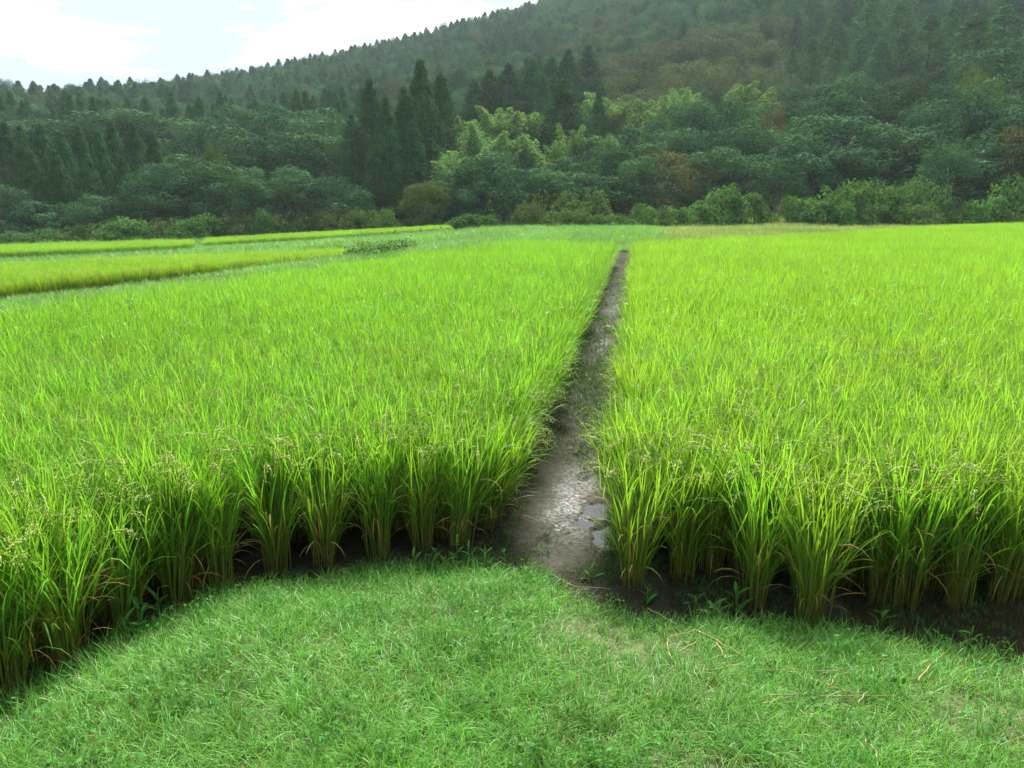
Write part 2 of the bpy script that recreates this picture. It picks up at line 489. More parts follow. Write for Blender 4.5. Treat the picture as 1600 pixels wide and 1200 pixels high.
def _rbf_fit(c):
    r = np.hypot(c[:, None, 0] - c[None, :, 0], c[:, None, 1] - c[None, :, 1])
    n = len(c)
    A = np.zeros((n + 3, n + 3)); A[:n, :n] = r - 0.6 * np.eye(n)
    Pm = np.column_stack([np.ones(n), c[:, :2]])
    A[:n, n:] = Pm; A[n:, :n] = Pm.T
    return np.linalg.solve(A, np.concatenate([c[:, 2], np.zeros(3)]))


_W = _rbf_fit(ctrl)


def ground_z(X, Y):
    X, Y = np.asarray(X, float), np.asarray(Y, float)
    sh = X.shape
    X, Y = X.ravel(), Y.ravel()
    out = np.empty(len(X))
    n = len(ctrl)
    for s in range(0, len(X), 20000):
        x, y = X[s:s + 20000], Y[s:s + 20000]
        r = np.hypot(x[:, None] - ctrl[None, :, 0], y[:, None] - ctrl[None, :, 1])
        out[s:s + 20000] = r @ _W[:n] + _W[n] + _W[n + 1] * x + _W[n + 2] * y
    out = out.reshape(sh)
    X, Y = X.reshape(sh), Y.reshape(sh)
    # under the two main fields and the bank the ground is a level bed
    dmain = np.minimum(poly_dist(LEFT_POLY, X, Y, True), poly_dist(RIGHT_POLY, X, Y, True))
    ins = inside(LEFT_POLY, X, Y) | inside(RIGHT_POLY, X, Y) | ((X > -0.9) & (X < 0.1) & (Y > 3) & (Y < 30.3)) | (Y < 4.8) & (X > -6)
    out = np.where(ins, -0.10, np.where((dmain < 0.8) & (Y > 5), out * dmain / 0.8 - 0.08 * (1 - dmain / 0.8), out))
    return out


# ------------------------------------------------------------------ ground sheet
M_SOIL = plain_mat('soil', (0.018, 0.022, 0.010), (0.040, 0.045, 0.020), 0.6, 0.95, 0.2, 0.05)
rs = np.concatenate([[0.0], np.geomspace(1.0, 760, 175)])
fa = math.atan2(FWD[1], FWD[0])
th = np.concatenate([np.linspace(-0.85, 0.85, 260), np.linspace(0.85, 2 * math.pi - 0.85, 60)[1:-1]]) + fa
R_, T_ = np.meshgrid(rs, th, indexing='ij')
GX, GY = R_ * np.cos(T_), R_ * np.sin(T_)
rc = np.minimum(R_, 640)
GZ = ground_z(rc * np.cos(T_), rc * np.sin(T_))
nr, nth = R_.shape
ii, jj = np.meshgrid(np.arange(nr - 1), np.arange(nth), indexing='ij')
q = np.stack([ii * nth + jj, (ii + 1) * nth + jj, (ii + 1) * nth + (jj + 1) % nth, ii * nth + (jj + 1) % nth], -1).reshape(-1, 4)
ground = obj('ground', mesh('ground', np.stack([GX, GY, GZ], -1), q, None, [M_SOIL], smooth=True))
tag(ground, 'dark earth of the valley floor and the forested hillside', kind='structure')


def grid_mesh(name, xs, ys, fz, mat, smooth=True, keep=None):
    X, Y = np.meshgrid(xs, ys, indexing='ij')
    Z = fz(X, Y)
    nx, ny = X.shape
    i, j = np.meshgrid(np.arange(nx - 1), np.arange(ny - 1), indexing='ij')
    q = np.stack([i * ny + j, (i + 1) * ny + j, (i + 1) * ny + j + 1, i * ny + j + 1], -1).reshape(-1, 4)
    if keep is not None:
        k = keep(X, Y)
        q = q[k.ravel()[q].any(1)]
    return mesh(name, np.stack([X, Y, Z], -1), q, None, [mat], smooth=smooth)


# grassy bank in front
M_BANK = plain_mat('bank soil', (0.045, 0.06, 0.022), (0.11, 0.095, 0.05), 7, 0.95, 0.4)
xs = np.concatenate([-np.geomspace(60, 4.6, 26), np.arange(-4.5, 4.51, 0.06), np.geomspace(4.6, 60, 26)])
ys = np.concatenate([-np.geomspace(60, 0.6, 26), np.arange(-0.5, 5.0, 0.06)])
bank = obj('grass_bank', grid_mesh('grass_bank', xs, ys, bank_z, M_BANK, keep=lambda X, Y: inside(BANK_POLY, X, Y) | (poly_dist(RIM, X, Y) < 0.2)))
tag(bank, 'low rounded earth bank under the short grass', kind='structure')

# mud bed of the fields with the wet path
PUDDLES = [(-0.20, 5.60, 0.17, 0.20, 0.056), (-0.14, 5.10, 0.10, 0.24, 0.050), (-0.30, 5.36, 0.07, 0.09, 0.03), (-0.36, 6.4, 0.12, 0.45, 0.010), (-0.5, 12.7, 0.2, 0.8, 0.014), (-0.45, 18, 0.16, 1.0, 0.012)]


def mud_z(X, Y):
    z = 0.012 * (fbm(X * 4, Y * 3, 3) - 0.5) + 0.012 * (fbm(X * 16, Y * 13, 4, 3) - 0.5) + 0.011 * (vnoise(X * 43, Y * 37, 9) - 0.5)
    for cx, cy_, rx, ry, dep in PUDDLES:
        q = ((X - cx) / rx) ** 2 + ((Y - cy_) / ry) ** 2 + 2.6 * (fbm(X * 11, Y * 9, 21) - 0.5)
        z = z - dep * np.clip(1.25 - q, 0, 1)
    # trodden prints and clods near the bank
    for k in range(26):
        a = random.Random(k)
        cx, cy_ = a.uniform(-0.75, 0.05), a.uniform(4.4, 9.5)
        q = ((X - cx) / 0.05) ** 2 + ((Y - cy_) / 0.11) ** 2
        z = z - 0.030 * np.exp(-q * 2) + 0.016 * np.exp(-(np.sqrt(q) - 1.3) ** 2 * 6)
    z = z + 0.045 * np.clip(1 - np.abs(Y - 4.45) / 0.35, 0, 1) * ((X > -0.6) & (X < 0.25)) * (0.3 + fbm(X * 9, Y * 9, 31))
    wet = np.clip((X - 1.0) / 0.4, 0, 1) * np.clip((5.2 - Y) / 0.4, 0, 1)
    z = z - 0.034 * wet - 0.012 * np.clip((-X - 1.2) / 0.5, 0, 1)
    return z + 0.004


M_MUD = plain_mat('wet mud', (0.016, 0.017, 0.009), (0.044, 0.043, 0.027), 22, 0.7, 0.9, 0.25)
xs = np.concatenate([np.linspace(-10.0, -1.3, 40)[:-1], np.arange(-1.3, 0.5, 0.022), np.arange(0.5, 3.2, 0.05), np.geomspace(3.2, 64, 40)])
ys = np.concatenate([np.linspace(0.5, 3.6, 24)[:-1], np.arange(3.6, 7.2, 0.022), np.arange(7.2, 12, 0.05), np.geomspace(12, 92, 90)])
FIELD_ALL = [LEFT_POLY, RIGHT_POLY]


def mud_keep(X, Y):
    k = inside(LEFT_POLY, X, Y) | inside(RIGHT_POLY, X, Y) | ((X > -0.9) & (X < 0.1) & (Y > 3.5) & (Y < 30.5))
    k |= (poly_dist(RIM, X, Y) < 0.9) & (X > -9.5)
    return k


mud = obj('mud', grid_mesh('mud', xs, ys, mud_z, M_MUD, keep=mud_keep))
mco = np.empty(len(mud.data.vertices) * 3, np.float32)
mud.data.vertices.foreach_get('co', mco)
mx, my, mz = mco.reshape(-1, 3).T
wet = 0.95 * np.exp(-((mx + 0.43 - 0.02 * (my - 5.5)) / 0.20) ** 2 - ((my - 5.75) / 0.95) ** 2) + 0.5 * np.exp(-((mx + 0.5) / 0.2) ** 2 - ((my - 12.8) / 0.9) ** 2) + 0.35 * np.exp(-((mx + 0.5) / 0.2) ** 2 - ((my - 18) / 2.5) ** 2)
wet = np.clip(wet * (0.25 + 1.5 * fbm(mx * 7, my * 5, 81)) - 0.10 + 6.0 * np.clip(-0.004 - mz, 0, 0.01) * 3, 0, 1)
wa = mud.data.attributes.new('wet', 'FLOAT', 'POINT'); wa.data.foreach_set('value', wet.astype(np.float32))
nt_ = M_MUD.node_tree
p_ = [n for n in nt_.nodes if n.type == 'BSDF_PRINCIPLED'][0]
for l_ in list(p_.inputs['Roughness'].links): nt_.links.remove(l_)
a0_ = nt_.nodes.new('ShaderNodeAttribute'); a0_.attribute_name = 'wet'
n_ = nt_.nodes.new('ShaderNodeTexNoise'); n_.inputs['Scale'].default_value = 34; n_.inputs['Detail'].default_value = 4
c_ = nt_.nodes.new('ShaderNodeTexCoord'); nt_.links.new(c_.outputs['Object'], n_.inputs['Vector'])
r_ = nt_.nodes.new('ShaderNodeMapRange'); r_.inputs[1].default_value = 0.42; r_.inputs[2].default_value = 0.58; r_.inputs[3].default_value = 0.35
nt_.links.new(n_.outputs['Fac'], r_.inputs[0])
a_ = nt_.nodes.new('ShaderNodeMath'); a_.operation = 'MULTIPLY'
nt_.links.new(a0_.outputs['Fac'], a_.inputs[0]); nt_.links.new(r_.outputs[0], a_.inputs[1])
for sock, lo, hi in (('Roughness', 0.85, 0.27), ('Specular IOR Level', 0.08, 0.60)):
    m_ = nt_.nodes.new('ShaderNodeMapRange'); m_.inputs[3].default_value = lo; m_.inputs[4].default_value = hi
    nt_.links.new(a_.outputs[0], m_.inputs[0]); nt_.links.new(m_.outputs[0], p_.inputs[sock])
tag(mud, 'wet dark grey mud of the path and the paddy bed', kind='structure')

M_WATER = bpy.data.materials.new('puddle water')
nt, nd, lk = nodes(M_WATER)
pb = nd.new('ShaderNodeBsdfPrincipled'); pb.inputs['Base Color'].default_value = (0.030, 0.024, 0.015, 1)
pb.inputs['Roughness'].default_value = 0.04; pb.inputs['IOR'].default_value = 2.0; pb.inputs['Specular IOR Level'].default_value = 0.6
out = nd.new('ShaderNodeOutputMaterial'); lk.new(pb.outputs[0], out.inputs[0])
wxs = np.linspace(-9.5, 20, 60); wys = np.linspace(1, 30.4, 60)
water = obj('puddle_water', grid_mesh('puddle_water', wxs, wys, lambda X, Y: np.full(X.shape, -0.016), M_WATER,
            keep=lambda X, Y: inside(LEFT_POLY, X, Y) | inside(RIGHT_POLY, X, Y) | ((X > -0.95) & (X < 0.1)) | (poly_dist(RIM, X, Y) < 0.8)))
tag(water, 'shallow standing water in puddles on the mud', kind='structure')


# ------------------------------------------------------------------ geometry-node scatter for what nobody could count
def scatter(name, P, sources, idx, rotz, scale, label, tilt=None, cat=None, tiltdir=None):
    """one object drawing an instance of a source object on every point"""
    P = np.asarray(P, np.float32)
    n = len(P)
    me = bpy.data.meshes.new(name)
    me.vertices.add(n); me.vertices.foreach_set('co', P.ravel())
    rot = np.zeros((n, 3), np.float32); rot[:, 2] = rotz
    if tilt is not None:
        rot[:, 0] = tilt[:, 0]; rot[:, 1] = tilt[:, 1]
    a = me.attributes.new('rot', 'FLOAT_VECTOR', 'POINT'); a.data.foreach_set('vector', rot.ravel())
    sc = np.asarray(scale, np.float32)
    if sc.ndim == 1: sc = np.repeat(sc[:, None], 3, 1)
    a = me.attributes.new('scl', 'FLOAT_VECTOR', 'POINT'); a.data.foreach_set('vector', sc.ravel())
    a = me.attributes.new('idx', 'INT', 'POINT'); a.data.foreach_set('value', np.asarray(idx, np.int32))
    me.update()
    o = obj(name, me)
    c = bpy.data.collections.new(name + ' sources')
    for k, s in enumerate(sources):
        so = bpy.data.objects.new('%s source %02d' % (name, k), s)
        c.objects.link(so)
    ng = bpy.data.node_groups.new(name + ' scatter', 'GeometryNodeTree')
    ng.interface.new_socket('Geometry', in_out='INPUT', socket_type='NodeSocketGeometry')
    ng.interface.new_socket('Geometry', in_out='OUTPUT', socket_type='NodeSocketGeometry')
    N, L = ng.nodes, ng.links
    gi, go = N.new('NodeGroupInput'), N.new('NodeGroupOutput')
    ip = N.new('GeometryNodeInstanceOnPoints')
    ci = N.new('GeometryNodeCollectionInfo')
    ci.inputs['Collection'].default_value = c
    ci.inputs['Separate Children'].default_value = True
    ci.inputs['Reset Children'].default_value = True
    ip.inputs['Pick Instance'].default_value = True

    def na(t, nm):
        x = N.new('GeometryNodeInputNamedAttribute'); x.data_type = t; x.inputs['Name'].default_value = nm
        return x.outputs['Attribute']
    L.new(gi.outputs[0], ip.inputs['Points'])
    L.new(ci.outputs[0], ip.inputs['Instance'])
    L.new(na('INT', 'idx'), ip.inputs['Instance Index'])
    er = N.new('FunctionNodeEulerToRotation')
    L.new(na('FLOAT_VECTOR', 'rot'), er.inputs[0])
    L.new(er.outputs[0], ip.inputs['Rotation'])
    L.new(na('FLOAT_VECTOR', 'scl'), ip.inputs['Scale'])
    L.new(ip.outputs[0], go.inputs[0])
    md = o.modifiers.new('scatter', 'NODES'); md.node_group = ng
    tag(o, label, cat, kind='stuff')
    return o


# ------------------------------------------------------------------ rice clumps
def grains(g, P, r, n_per=30, size=0.0115, m=0):
    """P: axis points (N, k, 3) of arching panicles; grains hang around them"""
    N, k = P.shape[:2]
    tt = r.uniform(0.08, 1.0, (N, n_per)) * (k - 1)
    i = np.minimum(tt.astype(int), k - 2); f = (tt - i)[..., None]
    A = P[np.arange(N)[:, None], i]; B = P[np.arange(N)[:, None], i + 1]
    C = A * (1 - f) + B * f
    D = (B - A) / (np.linalg.norm(B - A, axis=-1, keepdims=True) + 1e-9)
    off = r.normal(0, 0.008, C.shape); off[..., 2] -= 0.005
    C = (C + off).reshape(-1, 3)
    D = (D + r.normal(0, 0.35, D.shape)).reshape(-1, 3); D[:, 2] -= 0.25
    D /= np.linalg.norm(D, axis=1, keepdims=True)
    u = np.cross(D, r.normal(size=D.shape)); u /= (np.linalg.norm(u, axis=1, keepdims=True) + 1e-9)
    w = np.cross(D, u)
    L, W = size * 0.62, size * 0.24
    V = np.stack([C - D * L, C + u * W, C - u * W * 0.5 + w * W * 0.87, C - u * W * 0.5 - w * W * 0.87, C + D * L], 1)
    b = (np.arange(len(C)) * 5)[:, None, None]
    T = (b + np.array([[0, 2, 1], [0, 3, 2], [0, 1, 3], [4, 1, 2], [4, 2, 3], [4, 3, 1]])[None]).reshape(-1, 3)
    tq = np.repeat((tt / (k - 1)).ravel(), 5)
    g.add(V.reshape(-1, 3), None, T, tq, np.repeat(r.random(len(C)), 5), m)


def rice_parts(seed, nt=42, lod=0, pan=0.38):
    """returns four Geo: stems, leaves, panicles, dry leaves; about 0.9 m tall"""
    r = np.random.default_rng(seed)
    S, Lf, Pn, Dr = Geo(), Geo(), Geo(), Geo()
    az = r.uniform(0, 2 * math.pi, nt)
    rad = 0.066 * np.sqrt(r.random(nt))
    base = np.stack([rad * np.cos(az), rad * np.sin(az), np.zeros(nt)], -1)
    lean = r.uniform(0.02, 0.24, nt)
    H = r.uniform(0.54, 0.70, nt)
    if lod == 0:
        P = blades(S, base, az, H, lean, r.uniform(0.02, 0.12, nt), 0.0075, 4, 1.0, r, wpow=0.25, sway=0.15)
        for k in range(1):
            blades(S, base + r.normal(0, 0.01, base.shape) * [1, 1, 0], az + 1.3, H * 0.8, lean * 0.8, 0.06, 0.008, 3, 1.0, r, wpow=0.3)
    else:
        P = blades(S, base, az, H, lean, r.uniform(0.02, 0.12, nt), 0.010, 2, 1.0, r, wpow=0.25, sway=0.15)
    kk = P.shape[1] - 1

    def on(fr):
        x = fr * kk; i = np.minimum(x.astype(int), kk - 1); f = (x - i)[:, None]
        return P[np.arange(nt), i] * (1 - f) + P[np.arange(nt), i + 1] * f
    specs = [(0.35, 0.36, 0.22, 0.6, 0.011), (0.6, 0.40, 0.18, 0.5, 0.012), (0.85, 0.36, 0.12, 0.42, 0.012), (0.98, 0.27, 0.10, 0.3, 0.011)]
    if lod: specs = specs[1:]
    for fr, ln, le, be, wd in specs:
        f = np.clip(fr + r.normal(0, 0.06, nt), 0.05, 1)
        b = on(f)
        n_big = r.random(nt) < 0.12
        blades(Lf, b, az + r.normal(0, 0.9, nt), ln * r.uniform(0.75, 1.2, nt), le + lean + r.uniform(-0.08, 0.16, nt),
               be * r.uniform(0.2, 1.6, nt) + n_big * r.uniform(0.6, 1.4, nt), wd * r.uniform(0.8, 1.25, nt) * (1 + 0.45 * n_big) * (0.8 if lod else 0.85), 5 if lod == 0 else 3, 1.6, r, t0=0.25 * fr, t1=1.0)
    ip = np.nonzero(r.random(nt) < pan)[0]
    if len(ip):
        b = on(np.full(nt, 0.99))[ip]
        n = len(ip)
        Pp = blades(Pn, b, az[ip] + r.normal(0, 0.5, n), r.uniform(0.22, 0.32, n), lean[ip] + 0.08, r.uniform(1.8, 3.0, n), 0.0035 if lod == 0 else 0.012, 6 if lod == 0 else 4, 1.7, r, t0=0.1, t1=0.9, wpow=0.3)
        if lod == 0:
            grains(Pn, Pp[:, 1:], r)
        else:
            grains(Pn, Pp[:, 1:], r, 7, 0.022)
    nd_ = 24 if lod == 0 else 4
    a2 = r.uniform(0, 2 * math.pi, nd_)
    hb = r.uniform(0.08, 0.40, nd_)
    blades(Dr, np.stack([0.05 * np.cos(a2), 0.05 * np.sin(a2), hb], -1), a2, r.uniform(0.18, 0.36, nd_), r.uniform(0.2, 0.7, nd_), r.uniform(0.6, 2.3, nd_), 0.010, 5 if lod == 0 else 3, 1.2, r)
    return S, Lf, Pn, Dr


NV = 7
near_parts = []
near_join, far_join = [], []


def joined(name, parts, leaf=None):
    g = Geo()
    for m, p in enumerate(parts):
        if p.n == 0: continue
        Q = np.concatenate(p.Q) if p.Q else None
        T = np.concatenate(p.T) if p.T else None
        g.add(np.concatenate(p.V), Q, T, np.concatenate(p.a), np.concatenate(p.b), m)
    return g.mesh(name, [M_STEM, leaf or M_RICE, M_GRAIN, M_DRY], True)


for k in range(NV):
    ps = rice_parts(100 + k)
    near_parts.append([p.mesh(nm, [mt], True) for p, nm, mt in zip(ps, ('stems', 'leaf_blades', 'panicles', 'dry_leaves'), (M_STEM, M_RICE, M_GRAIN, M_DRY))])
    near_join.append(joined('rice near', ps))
for k in range(8):
    far_join.append(joined('rice far', rice_parts(200 + k, 42, 1, 0.10)))
ripe_join = [joined('rice ripe', rice_parts(230 + k, 28, 1, 0.25), M_RIPE) for k in range(4)]
PAN_MESH = []
for k in range(8):
    r = np.random.default_rng(400 + k)
    g = Geo()
    Pp = blades(g, [(0, 0, 0)], 0.0, r.uniform(0.24, 0.32), 0.12, r.uniform(1.6, 2.6), 0.004, 7, 1.6, r, t0=0.1, t1=0.9, wpow=0.3)
    grains(g, Pp[:, 1:], r, 40, 0.012)
    PAN_MESH.append(g.mesh('panicle', [M_GRAIN], True))

def left_copy(me, slot):
    c = me.copy(); c.materials[slot] = M_RICE_L
    return c


left_near = [[p[0], left_copy(p[1], 0), p[2], p[3]] for p in near_parts]
left_join = [left_copy(m_, 1) for m_ in near_join + far_join]

# planting lattice
R_FRONT = [at_z(px, py, 0)[:2] for px, py in [(985, 920), (1065, 902), (1112, 893), (1178, 948), (1265, 975), (1372, 938), (1412, 945), (1497, 944), (1560, 936), (1592, 925)]]
L_FRONTC = [at_z(px, py, 0)[:2] for px, py in [(15, 1092), (110, 1045), (195, 985), (275, 942), (345, 915), (432, 892), (505, 880), (592, 868), (660, 858), (716, 852)]]


def lattice(poly, x0, y0, dx=0.30, dy=0.17, jit=0.042, r=rng):
    lo, hi = poly[:, :2].min(0), poly[:, :2].max(0)
    X, Y = np.meshgrid(np.arange(x0 + math.floor((lo[0] - x0) / dx) * dx, hi[0], dx), np.arange(y0 + math.floor((lo[1] - y0) / dy) * dy, hi[1], dy), indexing='ij')
    X = X.ravel() + r.normal(0, jit, X.size); Y = Y.ravel() + r.normal(0, jit, Y.size)
    k = inside(poly, X, Y)
    return np.stack([X[k], Y[k]], -1)


def in_view(P, m=0.10):
    h = P[:, 0] * FWD[0] + P[:, 1] * FWD[1]
    x = P[:, 0] * RGT[0] + P[:, 1] * RGT[1]
    return np.abs(x) < h * 0.66 + 1.2 + m * h


LEFT_ROWS = LEFT_POLY.copy()
LEFT_ROWS[:, 0] = np.minimum(LEFT_ROWS[:, 0], -0.96)
left = lattice(LEFT_ROWS, -1.02, 4.9)
right = lattice(RIGHT_POLY, 0.07, 4.6)


def not_near(P, Q, d):
    Q = np.array(Q)
    return np.hypot(P[:, None, 0] - Q[None, :, 0], P[:, None, 1] - Q[None, :, 1]).min(1) > d


left = left[not_near(left, L_FRONTC, 0.115) & in_view(left)]
right = right[not_near(right, R_FRONT, 0.115) & in_view(right)]

ALLN = [(0, i, p) for i, p in enumerate(L_FRONTC)] + [(1, i, p) for i, p in enumerate(R_FRONT)]
rest = np.concatenate([left, right])
side_of = np.concatenate([np.zeros(len(left), int), np.ones(len(right), int)])
hz = rest[:, 0] * FWD[0] + rest[:, 1] * FWD[1]
vis = np.abs(rest[:, 0] * RGT[0] + rest[:, 1] * RGT[1]) < hz * 0.64 + 0.15
order = np.argsort(np.where(vis, np.hypot(rest[:, 0], rest[:, 1]), 1e9))
pick = order[:300 - len(ALLN)]
chosen = np.zeros(len(rest), bool); chosen[pick] = True


def lean_for(x, y, s):
    """clumps along the path flop over it, those on the front edge lean out a little"""
    if s == 0:
        e = max(0.0, 1 - abs(x + 1.0) / 0.3)
        return 0.0, 0.17 * e
    e = max(0.0, 1 - abs(x - 0.03) / 0.3)
    return 0.0, 0.03 * e


def place_clump(x, y, s, label, group, front, seedv):
    rr = random.Random(seedv)
    root = bpy.data.objects.new('rice_plant', None)
    COL.objects.link(root)
    root.empty_display_size = 0.2
    root.location = (x, y, -0.01)
    tx, ty = lean_for(x, y, s)
    a = rr.uniform(0, 2 * math.pi)
    root.rotation_euler = (tx + rr.gauss(0, 0.03), ty + rr.gauss(0, 0.03), 0)
    sc = rr.uniform(0.9, 1.08) * (1.03 if s else 1.0)
    root.scale = (sc, sc, sc * rr.uniform(0.94, 1.05))
    tag(root, label, 'rice plant', group)
    k = rr.randrange(NV)
    for nm, me in zip(('stems', 'leaf_blades', 'panicles', 'dry_leaves'), (near_parts if s else left_near)[k]):
        if nm == 'panicles' and front: continue
        c = obj(nm, me, root)
        c.rotation_euler = (0, 0, a)
        c['kind'] = 'stuff'
    if front:
        for j in range(rr.randint(6, 9)):
            c = obj('panicle', PAN_MESH[rr.randrange(8)], root)
            b = a + j * 2.4 + rr.gauss(0, 0.5) if j % 2 else -math.pi / 2 + (0.5 if s == 0 else 0) + rr.gauss(0, 0.7)
            rad = rr.uniform(0.06, 0.20)
            c.location = (rad * math.cos(b), rad * math.sin(b), rr.uniform(0.56, 0.70))
            c.rotation_euler = (0, 0.10, b)
            c.scale = (1.2, 1.2, 1.2)
    return root


ORD = ['first', 'second', 'third', 'fourth', 'fifth', 'sixth', 'seventh', 'eighth', 'ninth', 'tenth']
for s, i, p in ALLN:
    if s == 0:
        lab = '%s front-edge rice clump of the left field counting from the muddy path' % ORD[len(L_FRONTC) - 1 - i]
    else:
        lab = '%s front-edge rice clump of the right field counting from the muddy path' % ORD[i]
    place_clump(p[0], p[1], s, lab, 'rice clumps along the front edge of the fields', True, 1000 + s * 50 + i)
NUM = ORD + ['eleventh', 'twelfth', 'thirteenth', 'fourteenth', 'fifteenth', 'sixteenth', 'seventeenth', 'eighteenth', 'nineteenth', 'twentieth', 'twenty-first', 'twenty-second',
             'twenty-third', 'twenty-fourth', 'twenty-fifth', 'twenty-sixth', 'twenty-seventh', 'twenty-eighth', 'twenty-ninth', 'thirtieth']
colno = np.where(side_of == 0, np.round((-1.02 - rest[:, 0]) / 0.30), np.round((rest[:, 0] - 0.07) / 0.30)).astype(int)
rank = {}
for j in sorted(pick, key=lambda j: rest[j][1]):
    c = (side_of[j], colno[j]); rank.setdefault(c, []).append(j)
for n, j in enumerate(pick):
    x, y = rest[j]
    s = int(side_of[j])
    c, rk = max(0, colno[j]), rank[(side_of[j], colno[j])].index(j)
    what = 'drooping rice clump' if s == 0 and c == 0 else 'green rice clump'
    lab = '%s of the %s field, %s row from the path, %s from the front' % (what, 'right' if s else 'left', NUM[min(c, 29)], NUM[min(rk, 29)])
    front = np.hypot(x, y) < 5.1
    place_clump(x, y, s, lab, 'rice clumps inside the %s field' % ('right' if s else 'left'), front, 2000 + n)


def rice_stuff(name, P, z, side, label, fars=9.0, hs=1.0, ripe=False):
    n = len(P)
    dist = np.hypot(P[:, 0], P[:, 1])
    near = dist < fars
    idx = np.where(near, rng.integers(0, NV, n), NV + rng.integers(0, 8, n))
    sc = rng.uniform(0.9, 1.08, n) * hs * (1.0 + 0.10 * (fbm(P[:, 0] * 0.35, P[:, 1] * 0.35, 77) - 0.5))
    tilt = rng.normal(0, 0.03, (n, 2))
    if side is not None:
        for k in range(n):
            tx, ty = lean_for(P[k, 0], P[k, 1], side)
            if ty:
                tilt[k, 1] += ty
    rz = rng.uniform(0, 2 * math.pi, n)
    edge = np.abs(tilt[:, 1]) > 0.10
    # a lean about the world axis: keep the clump unrotated there
    rz = np.where(edge, 0.0, rz)
    pts = np.column_stack([P, np.broadcast_to(z, (n,))])
    if ripe:
        return scatter(name, pts, ripe_join, idx % 4, rz, sc, label, tilt)
    return scatter(name, pts, left_join if side == 0 else near_join + far_join, idx, rz, sc, label, tilt)


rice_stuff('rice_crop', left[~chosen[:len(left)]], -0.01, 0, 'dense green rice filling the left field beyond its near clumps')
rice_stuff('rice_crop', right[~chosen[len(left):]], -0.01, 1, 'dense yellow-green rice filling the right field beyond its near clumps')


def poly_field(pts, hgt, label, dx=0.3, dy=0.2, ripe=False):
    P3 = np.array(pts)
    poly = P3[:, :2]
    L = lattice(poly, 0, 0, dx, dy)
    L = L[in_view(L, 0.2)]
    # plane through the rim
    A = np.column_stack([np.ones(len(P3)), poly])
    co = np.linalg.lstsq(A, P3[:, 2], rcond=None)[0]
    z = co[0] + L @ co[1:] - hgt
    return rice_stuff('rice_crop', L, z, None, label, ripe=ripe)


poly_field(f2, 0.80, 'ripening rice of the lower field left of the main field, with a yellow front face', ripe=True)
poly_field(f3, 0.82, 'narrow strip of rice on the far left terrace below the shrubs', 0.3, 0.3)
poly_field(f4, 0.82, 'long thin strip of rice on the upper far terrace before the vines', 0.3, 0.3)


# ------------------------------------------------------------------ grass
def tuft(seed, n, ln, wd, splay, mats, nseg=4, rad=0.03, bend=(0.4, 1.6), pw=1.2):
    r = np.random.default_rng(seed)
    g = Geo()
    az = r.uniform(0, 2 * math.pi, n)
    rr = rad * np.sqrt(r.random(n))
    base = np.stack([rr * np.cos(az + 1), rr * np.sin(az + 1), np.full(n, -0.005)], -1)
    blades(g, base, az, ln * r.uniform(0.5, 1.25, n), r.uniform(0.1, splay, n), r.uniform(*bend, n), wd * r.uniform(0.7, 1.3, n), nseg, pw, r)
    return g.mesh('tuft', mats, True)


def cover_clump(seed):
    r = np.random.default_rng(seed)
    g = Geo()
    n = 44
    a = r.uniform(0, 6.28, n); rad = 0.07 * np.sqrt(r.random(n))
    h = r.uniform(0.02, 0.12, n)
    C = np.stack([rad * np.cos(a), rad * np.sin(a), h], -1)
    cards(g, C, np.stack([np.cos(a) * 0.5, np.sin(a) * 0.5, np.ones(n)], -1) + r.normal(0, 0.3, (n, 3)), r.uniform(0.011, 0.024, n), 0.7, r, t=r.random(n), fold=0.2)
    blades(g, C * [1, 1, 0], a, h * 1.1, 0.1, 0.2, 0.003, 2, 1.0, r)
    return g.mesh('cover', [M_WEED], False)


T_COV = [cover_clump(900 + k) for k in range(6)]
T_THATCH = [tuft(930 + k, 9, 0.09, 0.0035, 1.4, [M_DRY], 3, 0.05, (0.3, 1.0)) for k in range(4)]
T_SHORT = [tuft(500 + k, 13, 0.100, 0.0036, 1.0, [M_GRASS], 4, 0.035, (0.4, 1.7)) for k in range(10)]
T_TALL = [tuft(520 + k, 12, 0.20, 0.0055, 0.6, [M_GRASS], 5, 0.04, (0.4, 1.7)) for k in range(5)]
n = 40000
bx, by = rng.uniform(-4.2, 4.2, n), rng.uniform(1.0, 4.7, n)
dr = poly_dist(RIM, bx, by)
dens = np.clip(0.95 - 1.1 * np.clip(fbm(bx * 1.1 + 9, by * 1.1, 41) - 0.47, 0, 1) * 3, 0.25, 1)
bare = np.exp(-(((bx - 1.45) / 0.55) ** 2 + ((by - 2.95) / 0.35) ** 2)) + 0.5 * np.exp(-(((bx + 1.5) / 0.5) ** 2 + ((by - 2.9) / 0.3) ** 2))
dens *= 1 - 0.75 * np.clip(bare, 0, 1)
k = inside(BANK_POLY, bx, by) & (dr > 0.02) & (rng.random(n) < dens) & in_view(np.column_stack([bx, by]), 0.3)
bx, by, dr = bx[k], by[k], dr[k]
n = len(bx)
tall = rng.random(n) < np.where(dr < 0.16, 0.2, 0.02)
idx = np.where(tall, 10 + rng.integers(0, 5, n), rng.integers(0, 10, n))
odd = rng.random(n)
idx = np.where(odd < 0.015, 15 + rng.integers(0, 6, n), np.where(odd > 0.975, 21 + rng.integers(0, 4, n), idx))
sc = rng.uniform(0.65, 1.3, n) * np.where(tall, 0.68, 1.0) * (0.8 + 0.5 * fbm(bx * 3, by * 3, 55)) * np.where(dr < 0.12, 0.9, 1.0)
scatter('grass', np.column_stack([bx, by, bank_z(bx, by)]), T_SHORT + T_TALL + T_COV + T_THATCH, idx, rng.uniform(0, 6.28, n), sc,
        'short soft green grass covering the bank in front', rng.normal(0, 0.12, (n, 2)))

